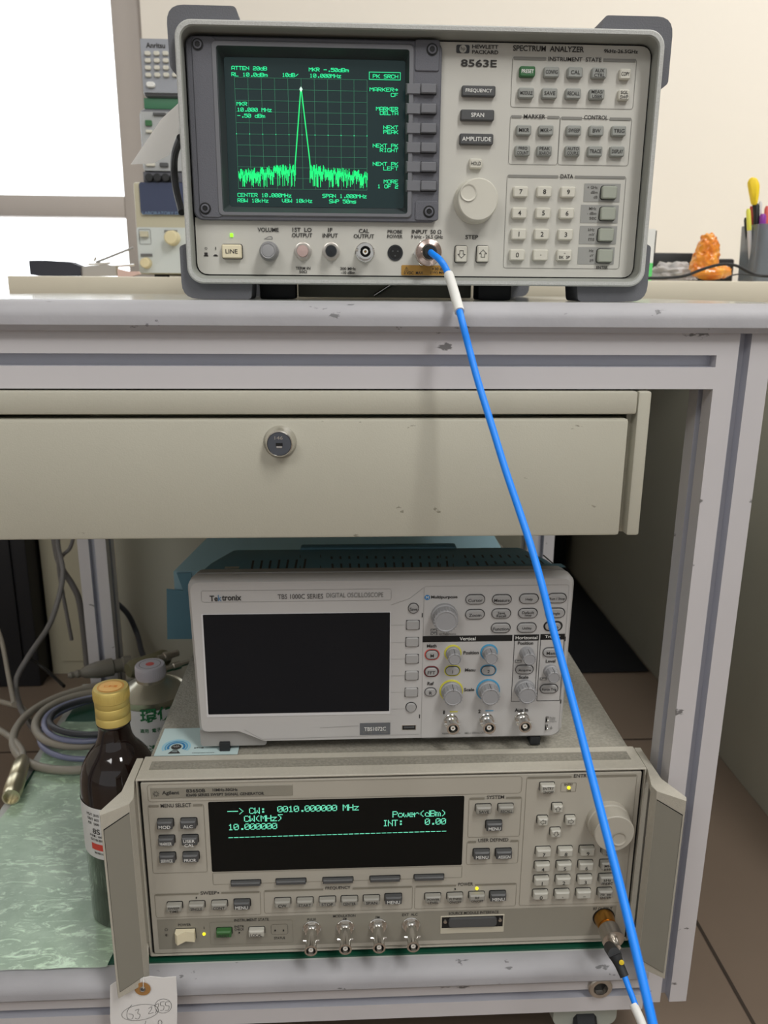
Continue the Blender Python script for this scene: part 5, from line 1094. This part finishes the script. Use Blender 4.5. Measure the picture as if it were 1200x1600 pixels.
hang([(45, 1028, 1.3), (70, 1045, 1.3), (100, 1072, 1.24)], .003, M_black, 'black thin cable lying low behind the coils')

# ------------------------------------------------------------------ paper tag on the left handle
YTg = .5555
tg = empty('paper_tag', PY(223, 1540, YTg), 'white paper tag with handwritten numbers hanging from the left handle', 'tag')
P = [(172, 1540), (185, 1531), (215, 1530), (235, 1525.5), (255, 1528), (275, 1526), (277, 1560), (276, 1640), (176, 1640), (172, 1590)]
mb = MB(); mb.prism([PY(x, y, YTg) for x, y in P], (0, .0005, 0), M_paper); mb.build('paper', tg)
c = PY(223, 1545, YTg-.0008); mb = MB(); k_ = scl(223, 1545, YTg)[0]
mb.lathe(c, (0, -1, 0), [(0, 12.5*k_), (.0003, 12.5*k_)], mat('tag_brown', (166, 122, 70), .7), 28); mb.lathe(c-Vector((0, .0004, 0)), (0, -1, 0), [(0, 5*k_), (.0006, 4.4*k_), (.0003, 3*k_)], M_metald, 20, cap1=False); mb.lathe(c-Vector((0, .0005, 0)), (0, -1, 0), [(0, 3*k_), (.0001, 3*k_)], M_keyd, 14); mb.build('reinforcing_ring', tg)
mb = MB(); mb.tube([PY(224, 1545, YTg-.0015), PY(224, 1530, YTg-.001), PY(226, 1510, .575), PY(222, 1500, .585)], .0004, M_sleeve, 6, 4); mb.build('string', tg)
mb = MB()
def scribble(pts, w_=.0003):
    Q = [PY(x, y, YTg-.0003) for x, y in pts]; Q = smoothpath(Q, 4)
    for a, b in zip(Q, Q[1:]): mb.seg((a.x, a.z), (b.x, b.z), w_, YTg-.0003, M_ink)
def oval(cx, cy, rx, ry, rot=0, n=20): scribble([(cx+rx*math.cos(2*math.pi*i/n)*math.cos(rot)-ry*math.sin(2*math.pi*i/n)*math.sin(rot), cy+rx*math.cos(2*math.pi*i/n)*math.sin(rot)+ry*math.sin(2*math.pi*i/n)*math.cos(rot)) for i in range(n+1)])
oval(219, 1582, 29, 12, -.16); oval(255, 1572, 13, 11, -.1)
scribble([(206, 1570), (199, 1580), (199, 1591), (206, 1592), (208, 1586), (201, 1584)]); scribble([(211, 1579), (217, 1577), (215, 1583), (219, 1586), (216, 1592), (211, 1591)])
scribble([(232, 1576), (237, 1573), (236, 1578), (232, 1584), (240, 1582)]); scribble([(241, 1571), (248, 1569), (243, 1583)])
for dx in (251, 259): scribble([(dx+6, 1565), (dx, 1566), (dx, 1571), (dx+5, 1572), (dx+4, 1578), (dx-1, 1579)])
scribble([(228, 1595), (226, 1604)]); oval(250, 1598, 3, 4); oval(250, 1606, 3, 4)
mb.build('handwriting', tg)

# ------------------------------------------------------------------ behind the bench
ZBB = CAMZ+.015
rb = empty('rear_bench', (.6, 1.6, 0), 'cream topped bench standing behind the workbench along the wall', 'bench')
mb = MB(); xl_ = PY(12, 445, 1.2).x; mb.box(xl_, 2.4, 1.2, 2.06, ZBB-.034, ZBB, mat('bench_cream', (214, 206, 186), .45), .002); mb.build('bench_top', rb)
mb = MB(); mb.box(-.36, .337, 1.232, 1.244, .05, ZBB-.034, M_olive); mb.build('modesty_panel', rb)
for x in (xl_+.03, 2.3):
    mb = MB(); mb.box(x, x+.04, 1.99, 2.03, 0, ZBB-.034, M_alu); mb.build('leg', rb)
for x in (-.36, .30, 1.6):
    mb = MB(); mb.box(x, x+.037, 1.2445, 1.284, 0, ZBB-.034, M_alu); mb.build('leg', rb)
mb = MB(); mb.box(.60, .618, .62, 2.08, 0, CAMZ-.045, M_olive, .001)
thing_mesh(mb, 'partition_panel', 'olive beige partition panel standing on the floor right of the workbench', 'partition')
mb = MB(); nx, ny = 14, 14; vs = []; fs = []
y0_ = PZ(1000, 1049, .004).y
for j in range(ny+1):
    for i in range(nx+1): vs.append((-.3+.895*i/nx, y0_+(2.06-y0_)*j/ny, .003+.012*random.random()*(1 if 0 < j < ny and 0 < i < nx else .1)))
for j in range(ny):
    for i in range(nx): a = j*(nx+1)+i; fs.append((a, a+1, a+nx+2, a+nx+1))
mb.add(vs, fs, mat('dark_floor_fill', (14, 15, 19), .8)); thing_mesh(mb, 'dark_floor_fill', 'uneven black surface standing in for the dark space on the floor under the rear bench', 'sheet')  # black put over the floor in place of the dark space under the bench
mb = MB(); mb.box(.36, .585, 2.0, 2.08, .02, .66, mat('dark_wall_black', (16, 17, 20), .6), .003); thing_mesh(mb, 'dark_wall_fill', 'upright black panel standing in for the shaded back wall under the rear bench, right side', 'board')  # added panel, its black stands in for shade on the back wall
hang([(966, 970, 1.7), (964, 985, 1.68), (960, 1005, 1.66), (960, 1022, 1.62), (966, 1036, 1.58), (985, 1042, 1.52)], .0035, M_gc, 'short pale cable hanging over the dark floor area under the rear bench')
# cabinets at the far left
cbn = empty('steel_cabinet', (-.60, 1.6, 0), 'cream steel cabinet on the floor behind the rear left post', 'cabinet')
xa_, xb_ = PY(60, 850, 1.45).x, PY(182, 850, 1.45).x
mb = MB(); mb.box(xa_, xb_, 1.45, 1.85, .0, .60, M_cream, .003); mb.build('cabinet_body', cbn)
mb = MB(); mb.box(xa_+.022, xb_-.01, 1.444, 1.4495, .03, .59, M_cream, .0015); mb.build('door', cbn)
mb = MB(); mb.box(-1.0, xa_-.004, 1.40, 1.8, 0, .62, mat('black_pc', (24, 25, 29), .5), .004); mb.box(-.96, xa_-.03, 1.394, 1.40, .05, .56, MATS['black_pc'], .002)
thing_mesh(mb, 'computer_case', 'black box shaped case on the floor left of the cream cabinet', 'computer')

# stack of instruments at the back left
def rp(px, py, Y=1.35): return PY(px, py, Y)
psx = rp(212, 360).x; pst = rp(214, 284).z
ps = empty('power_supply', (psx+.12, 1.45, ZBB), 'beige laboratory power supply with dark blue meter panel, lowest in the rear stack', 'power supply')
mb = MB(); mb.box(psx, psx+.24, 1.352, 1.60, ZBB+.006, pst, M_cream, .004); mb.build('case', ps)
fp_ = Panel(1.35); fp_.base = M_cream
mb = MB(); d = fp_.rect((217, 286), (400, 286), (400, 336), (221, 336)); mb.rr((d[0]+d[1])/2, (d[2]+d[3])/2, d[1]-d[0], d[3]-d[2], .004, 1.348, 1.353, mat('navy_panel', (58, 66, 92), .3)); mt = mb.build('meter_panel', ps)
mb = MB(); fp_.T('LABORATORY DC POWER SUPPLY', 223, 333, 118, 5.2, mat('dim_blue', (110, 134, 160), .6), mb=mb, y=1.3475, align='l'); mb.build('meter_print', mt)
mb = MB(); d = fp_.rect((214, 356), (400, 356), (400, 427), (217, 427)); mb.rr((d[0]+d[1])/2, (d[2]+d[3])/2, d[1]-d[0], d[3]-d[2], .003, 1.3495, 1.353, mat('pale_panel', (196, 202, 200), .5)); mb.build('control_panel', ps)
mb = MB(); d = fp_.rect((217, 358), (236, 358), (236, 382), (218, 382)); R_ = d; fp_.ink = MB(); fp_.Y = 1.3493; fp_.outline(R_, M_inkg, .0008, .002); c = fp_.P(226, 366); fp_.ink.box(c.x-.006, c.x+.006, 1.343, 1.35, c.z-.004, c.z+.004, M_cream); fp_.ink.build('rocker_switch', ps)
for x_, y_, r_, L_ in ((270, 372, 11, .018), (229, 411, 8, .014)):
    c = fp_.P(x_, y_); kk = scl(x_, y_, 1.35)[0]; mb = MB(); mb.lathe((c.x, 1.35, c.z), (0, -1, 0), [(0, r_*kk*1.1), (.004, r_*kk), (L_, r_*kk*.92), (L_+.001, r_*kk*.8)], mat('tan_knob', (216, 204, 164), .5), 28); mb.build('knob', ps)
mb = MB(); c = fp_.P(229, 398.5); mb.box(c.x-.009, c.x+.009, 1.348, 1.35, c.z-.002, c.z+.002, MATS['push_grey']); c = fp_.P(267, 361); mb.box(c.x-.010, c.x+.010, 1.348, 1.35, c.z-.0015, c.z+.0015, M_inkg); mb.build('printed_strip', ps)
for x in (psx+.02, psx+.2): mb = MB(); mb.box(x, x+.02, 1.37, 1.39, ZBB, ZBB+.0065, M_blackrub); mb.build('foot', ps)
m0, m1 = rp(217, 271), rp(215, 168)
mi_ = empty('bench_meter', (m0.x+.11, 1.45, pst), 'grey meter with a row of dark terminals, middle of the rear stack', 'instrument')
mb = MB(); mb.box(m1.x, m1.x+.22, 1.352, 1.58, m0.z+.002, m1.z, M_dkplas2, .008); mb.build('case', mi_)
fp_ = Panel(1.3505); fp_.base = M_tekg
mb = MB(); d = fp_.rect((221, 176), (400, 176), (400, 268), (224, 268)); mb.rr((d[0]+d[1])/2, (d[2]+d[3])/2, d[1]-d[0], d[3]-d[2], .002, 1.349, 1.354, mat('meter_face', (170, 172, 172), .5)); mb.build('front_panel', mi_)
for x_, y_, w_, h_, m_ in ((233, 193, 10, 8, M_keygr), (250, 179, 20, 4, M_keyd), (234, 206, 10, 4, M_keyl), (236, 257, 14, 6, M_keyl), (257, 258, 13, 6, M_keyd)):
    c = fp_.P(x_, y_); kk = scl(x_, y_, 1.35)[0]; mb = MB(); mb.rr(c.x, c.z, w_*kk, h_*kk, .001, 1.345, 1.35, m_, .0005); mb.build('key', mi_)
for i in range(4):
    c = fp_.P(234+i*13, 278); mb = MB(); mb.lathe((c.x, 1.352, c.z), (0, -1, 0), [(0, .006), (.008, .006), (.009, .005)], M_blackrub, 16); mb.build('terminal', mi_)
mb = MB(); mb.box(m0.x+.006, m0.x+.2, 1.352, 1.55, pst+.0005, m0.z+.003, M_dkplas); mb.build('base', mi_)
a0_, a1_ = rp(218, 150), rp(217, 59)
an = empty('keypad_instrument', (a0_.x+.1, 1.45, a0_.z-.008), 'grey instrument with rows of small white keys, topmost of the rear stack', 'instrument')
mb = MB(); mb.box(a1_.x, a1_.x+.21, 1.352, 1.56, a0_.z, a1_.z, M_dkplas2, .006); mb.box(a1_.x-.004, a1_.x+.02, 1.40, 1.44, a0_.z+.01, a1_.z-.004, M_tekg, .003); mb.build('case', an)
fp_ = Panel(1.349); fp_.base = M_tekg; mb = MB(); d = fp_.rect((220, 62), (400, 62), (400, 146), (223, 146)); mb.rr((d[0]+d[1])/2, (d[2]+d[3])/2, d[1]-d[0], d[3]-d[2], .002, 1.349, 1.354, mat('slate_face', (150, 153, 160), .5)); fp_.T('Anritsu', 243, 71, 30, 8.5, mb=mb, y=1.3485, bold=.03); mb.build('front_panel', an)
for r_ in range(4):
    for q in range(4):
        c = fp_.P(231+14*q+r_*.4, 84+11.2*r_); kk = scl(231, 84, 1.35)[0]; mb = MB(); mb.rr(c.x, c.z, 9*kk, 6*kk, .002, 1.345, 1.349, M_keyl, .0006); mb.build('key', an)
c = fp_.P(236, 133); mb = MB(); mb.rr(c.x, c.z, 14*kk, 8*kk, .004, 1.344, 1.349, M_white, .001); mb.build('power_key', an)
mb = MB(); c0 = rp(223, 168); mb.box(c0.x, c0.x+.19, 1.36, 1.56, m1.z+.0003, a0_.z-.0003, mat('green_book', (70, 124, 92), .5), .0008)
thing_mesh(mb, 'green_case', 'thin green case sandwiched between the top two instruments of the rear stack', 'case')
# crimping tool and bits at the back left
z0_ = ZBB
tl = empty('crimping_tool', PY(120, 430, 1.3), 'black handled tool with bright metal head lying at the left end of the rear bench', 'tool')
A_ = lambda px, py, Y=1.3: PY(px, py, Y)
mb = MB(); P = [(45, 407), (70, 407), (108, 409), (125, 416), (126, 431), (60, 431), (47, 429)]
mb.prism([A_(*p) for p in P], (0, .03, 0), mat('tool_black', (46, 48, 58), .6)); mb.v = [(v[0], v[1], max(v[2], z0_+.0005)) for v in mb.v]; mb.build('grip', tl)
mb = MB(); P = [(122, 417), (165, 413), (180, 416), (182, 431), (126, 432)]; mb.prism([A_(*p, 1.305) for p in P], (0, .018, 0), M_metald); mb.v = [(v[0], v[1], max(v[2], z0_+.0005)) for v in mb.v]; mb.build('jaw', tl)
mb = MB()
for a, b in (((138, 413), (172, 411)), ((150, 410), (208, 387)), ((165, 417), (210, 414)), ((147, 408), (150, 402))): mb.tube([A_(*a, 1.31), A_(*b, 1.31)], .0018, M_metal if b[1] > 400 else M_tekg, 8, 0)
mb.build('lever', tl)
mb = MB(); mb.prism([A_(*p, 1.30) for p in ((183, 420), (200, 424), (215, 424), (218, 428), (205, 432), (184, 432))], (0, .012, 0), mat('pinkish_wire', (208, 178, 168), .5)); mb.v = [(v[0], v[1], max(v[2], z0_+.0005)) for v in mb.v]
thing_mesh(mb, 'wire_bundle', 'small pinkish bundle of wire beside the power supply', 'wire')
M_thin = bpy.data.materials.new('thin_paper'); M_thin.use_nodes = True; n = M_thin.node_tree.nodes; L = M_thin.node_tree.links
_t = n.new('ShaderNodeBsdfTranslucent'); _t.inputs[0].default_value = (.95, .94, .93, 1); _m = n.new('ShaderNodeMixShader'); _m.inputs[0].default_value = .6; n['Principled BSDF'].inputs['Base Color'].default_value = (.88, .87, .86, 1); n['Principled BSDF'].inputs['Roughness'].default_value = .8
L.new(n['Principled BSDF'].outputs[0], _m.inputs[1]); L.new(_t.outputs[0], _m.inputs[2]); L.new(_m.outputs[0], n['Material Output'].inputs[0])
# paper and strap on the left side of the analyzer
mb = MB(); P = [(280, 160), (280, 195), (279, 222), (262, 243), (240, 255), (204, 257), (230, 218), (252, 186)]; Q = [PY(x, y, .72+(280-x)*.0009) for x, y in P]
mb.add(Q+[v+Vector((0, .0006, 0)) for v in Q], [(0, 1, 2, 7), (7, 2, 3, 6), (6, 3, 4), (6, 4, 5), (8, 9, 10, 15), (15, 10, 11, 14), (14, 11, 12), (14, 12, 13)]+[(i, (i+1) % 8, (i+1) % 8+8, i+8) for i in range(8)], M_thin)
thing_mesh(mb, 'paper_sheet', 'white curled paper sheet sticking out from the left side of the spectrum analyzer', 'paper')
mb = MB(); mb.tube([PY(282, 215, .70), PY(274, 238, .72), PY(272, 262, .74), PY(275, 295, .74), PY(284, 332, .72)], .0030, M_blackrub, 10, 6); mb.build('carrying_strap', hp)

# ------------------------------------------------------------------ right end of the rear bench
YF = 1.3
mb = MB(); d0, d1 = PY(1012, 432, 1.28), PY(1025, 358, 1.28); zm = PY(1020, 411, 1.28).z
mb.box(d0.x-.02, d1.x, 1.28, 1.30, zm, d1.z, M_white); mb.box(d0.x-.02, d1.x, 1.28, 1.30, ZBB+.0005, zm, mat('bright_green', (96, 206, 112), .5)); mb.box(d1.x, d1.x+.0025, 1.282, 1.33, ZBB+.02, d1.z-.002, M_black)
thing_mesh(mb, 'carton', 'narrow white and green carton just right of the spectrum analyzer', 'box')
mb = MB(); e0, e1 = PY(1015, 432, 1.5), PY(1150, 396, 1.5); e2 = PY(1085, 396, 1.5)
mb.box(e0.x, e2.x, 1.5, 1.58, ZBB+.0005, e1.z, M_black, .003); mb.box(e2.x, e1.x, 1.5, 1.56, ZBB+.0005, PY(1100, 404, 1.5).z, M_black, .004); thing_mesh(mb, 'black_case', 'long low black case behind the amber figurine', 'case')
random.seed(5)
bm = bmesh.new(); bmesh.ops.create_icosphere(bm, subdivisions=4, radius=1)
c = PY(1052, 424, 1.36)
for v in bm.verts: n_ = 1+.25*math.sin(v.co.x*7+v.co.z*5)*math.cos(v.co.y*6)+.08*math.sin(v.co.z*17); v.co = Vector((c.x+v.co.x*.036*n_, 1.37+v.co.y*.03*n_, max(ZBB+.0006, ZBB+.010+v.co.z*.020*n_)))
bm.verts.index_update(); mb = MB(); M_bag = mat('clear_bag', (222, 220, 220), .15, trans=.55, bump=1.0, bscale=60); mb.add([v.co[:] for v in bm.verts], [tuple(v.index for v in f.verts) for f in bm.faces], M_bag); bm.free()
thing_mesh(mb, 'plastic_bag', 'crumpled clear plastic bag of small parts left of the amber figurine', 'bag', smooth=50)
# amber figurine: lumpy crystal ornament
M_amb = mat('amber_resin', (252, 176, 60), .15, trans=.1, coat=.5, bump=.9, bscale=110, var=.2, vscale=60, var2=(232, 128, 30))
kk = scl(1105, 400, YF)[0]; base_ = PY(1110, 433, YF); bm = bmesh.new()
for (px, py, rx, rz, ry) in ((1112, 424, 30, 12, 22), (1104, 408, 20, 20, 18), (1108, 388, 17, 18, 15), (1109, 374, 12, 10, 11), (1128, 424, 16, 11, 15), (1092, 416, 12, 13, 12), (1094, 398, 8, 9, 9), (1116, 396, 9, 12, 14), (1104, 371, 5, 6, 6), (1114, 370, 5, 6, 6)):
    c = PY(px, py, YF); M4 = Matrix.Translation((c.x, YF+.005, c.z)) @ Matrix.Diagonal((rx*kk, ry*kk, rz*kk, 1)); bmesh.ops.create_icosphere(bm, subdivisions=3, radius=1, matrix=M4)
for v in bm.verts: q = v.co; q.x += .0022*math.sin(q.z*700+q.y*300); q.y += .002*math.sin(q.x*600+q.z*450); q.z = max(ZBB+.0005, q.z+.0016*math.sin(q.x*800))
bm.verts.index_update(); me_ = MB(); me_.add([v.co[:] for v in bm.verts], [tuple(v.index for v in f.verts) for f in bm.faces], M_amb); bm.free()
fo = thing_mesh(me_, 'amber_figurine', 'lumpy translucent amber ornament standing on the rear bench', 'figurine', smooth=60)
rm = fo.modifiers.new('r', 'REMESH'); rm.mode = 'VOXEL'; rm.voxel_size = .0014
# pen cup
pc = PY(1190, 434, 1.36); kk = scl(1190, 400, 1.36)[0]; hc = PY(1180, 352, 1.36).z-ZBB; rc = 32*kk
M_cup = mat('smoky_cup', (150, 158, 166), .2, trans=.6)
cupr = (pc.x+.004, 1.36)
mb = MB(); n = 4; x0, x1, y0, y1 = cupr[0]-rc, cupr[0]+rc, cupr[1]-rc, cupr[1]+rc
def sq(ins, z): return [(x, y, z) for x, y in rrpts(x0+ins, x1-ins, y0+ins, y1-ins, .008, 4)]
vs = sq(.003, ZBB+.0005)+sq(0, ZBB+hc)+sq(.0018, ZBB+hc)+sq(.0048, ZBB+.003); nn = 20
mb.add(vs, [(r_*nn+i, r_*nn+(i+1) % nn, (r_+1)*nn+(i+1) % nn, (r_+1)*nn+i) for r_ in range(3) for i in range(nn)]+[tuple(range(nn))[::-1], tuple(range(3*nn, 4*nn))], M_cup)
thing_mesh(mb, 'pen_cup', 'smoky clear plastic pen cup at the right end of the rear bench', 'cup')
def pen(px, py, m1, m2, label, r=.0035, dy=0, name='pen', tip=.3, dxb=0):
    t = PY(px, py, 1.36+dy); b = Vector((cupr[0]+(t.x-cupr[0])*.5+dxb, 1.36+dy*.5, ZBB+.0045)); d = t-b; L_ = d.length; m_ = MB()
    m_.lathe(b, d, [(0, r*.4), (.01, r), (L_*(1-tip), r)], m1, 14); m_.lathe(b, d, [(L_*(1-tip), r*1.05), (L_-.004, r*1.05), (L_, r*.6)], m2, 14)
    return thing_mesh(m_, name, label, 'pen', 'pens in the smoky cup')
M_pv = mat('violet', (140, 50, 160), .4); M_yl = mat('yellow_ink', (226, 224, 90), .4); M_clr = mat('clear_pen', (206, 206, 208), .3)
pen(1165, 340, M_black, M_black, 'slim black pen leaning leftmost in the cup', .003, .012); pen(1169, 326, M_clr, M_yl, 'clear pen with pale yellow cap in the cup', .0034, -.01)
pen(1174, 322, M_black, M_red, 'black pen with red tip standing in the cup', .0028, .004); pen(1182, 318, M_black, M_black, 'thick black marker in the middle of the cup', .0045, -.006, tip=.35)
pen(1188, 315, M_clr, M_clr, 'clear ballpoint behind the black marker', .003, .014); pen(1192, 334, M_black, M_pv, 'violet capped marker in the cup', .0050, -.012, tip=.22); pen(1199, 322, M_clr, M_red, 'pen with a salmon cap at the right of the cup', .004, .006)
# yellow brush
br = [(1176, 322), (1171, 300), (1168, 285), (1172, 277), (1180, 277), (1186, 288), (1185, 305), (1182, 321)]
Q = smooth_poly([(PY(x, y, 1.355).x, PY(x, y, 1.355).z, .004) for x, y in br]); mb = MB(); n = len(Q)
cx_ = sum(q[0] for q in Q)/n; cz_ = sum(q[1] for q in Q)/n; vs = []
for s_, yv in ((.3, 1.348), (.85, 1.350), (1, 1.355), (.85, 1.360), (.3, 1.362)): vs += [(cx_+(x-cx_)*s_, yv, cz_+(z-cz_)*(.6+.4*s_)) for x, z in Q]
mb.add(vs, [(r_*n+i, r_*n+(i+1) % n, (r_+1)*n+(i+1) % n, (r_+1)*n+i) for r_ in range(4) for i in range(n)]+[tuple(range(n))[::-1], tuple(range(4*n, 5*n))], mat('yellow_bristle', (244, 212, 40), .6, bump=.4, bscale=500))
a, b = PY(1179, 320, 1.355), Vector((cupr[0]-.004, 1.357, ZBB+.005)); mb.tube([a, b], .0035, M_black, 12, 0)
thing_mesh(mb, 'cleaning_brush', 'bright yellow brush head rising above the pens in the cup', 'brush')
mb = MB(); mb.tube([PY(1000, 434.5, 1.24), PY(1040, 434, 1.24), PY(1070, 431, 1.24), (PY(1100, 420, 1.24)), PY(1128, 413, 1.24), PY(1150, 415, 1.24), PY(1172, 426, 1.24), PY(1190, 431, 1.24), PY(1230, 431, 1.24)], .0022, M_black, 10, 6)
mb.tube([PY(1135, 434, 1.22), PY(1145, 430, 1.22), PY(1160, 428.5, 1.22), PY(1190, 432, 1.22)], .0010, M_black, 8, 6)
mb.v = [(v[0], v[1], max(v[2], ZBB+.0003)) for v in mb.v]
thing_mesh(mb, 'black_cable', 'black cable looping along the edge of the rear bench in front of the figurine', 'cable')
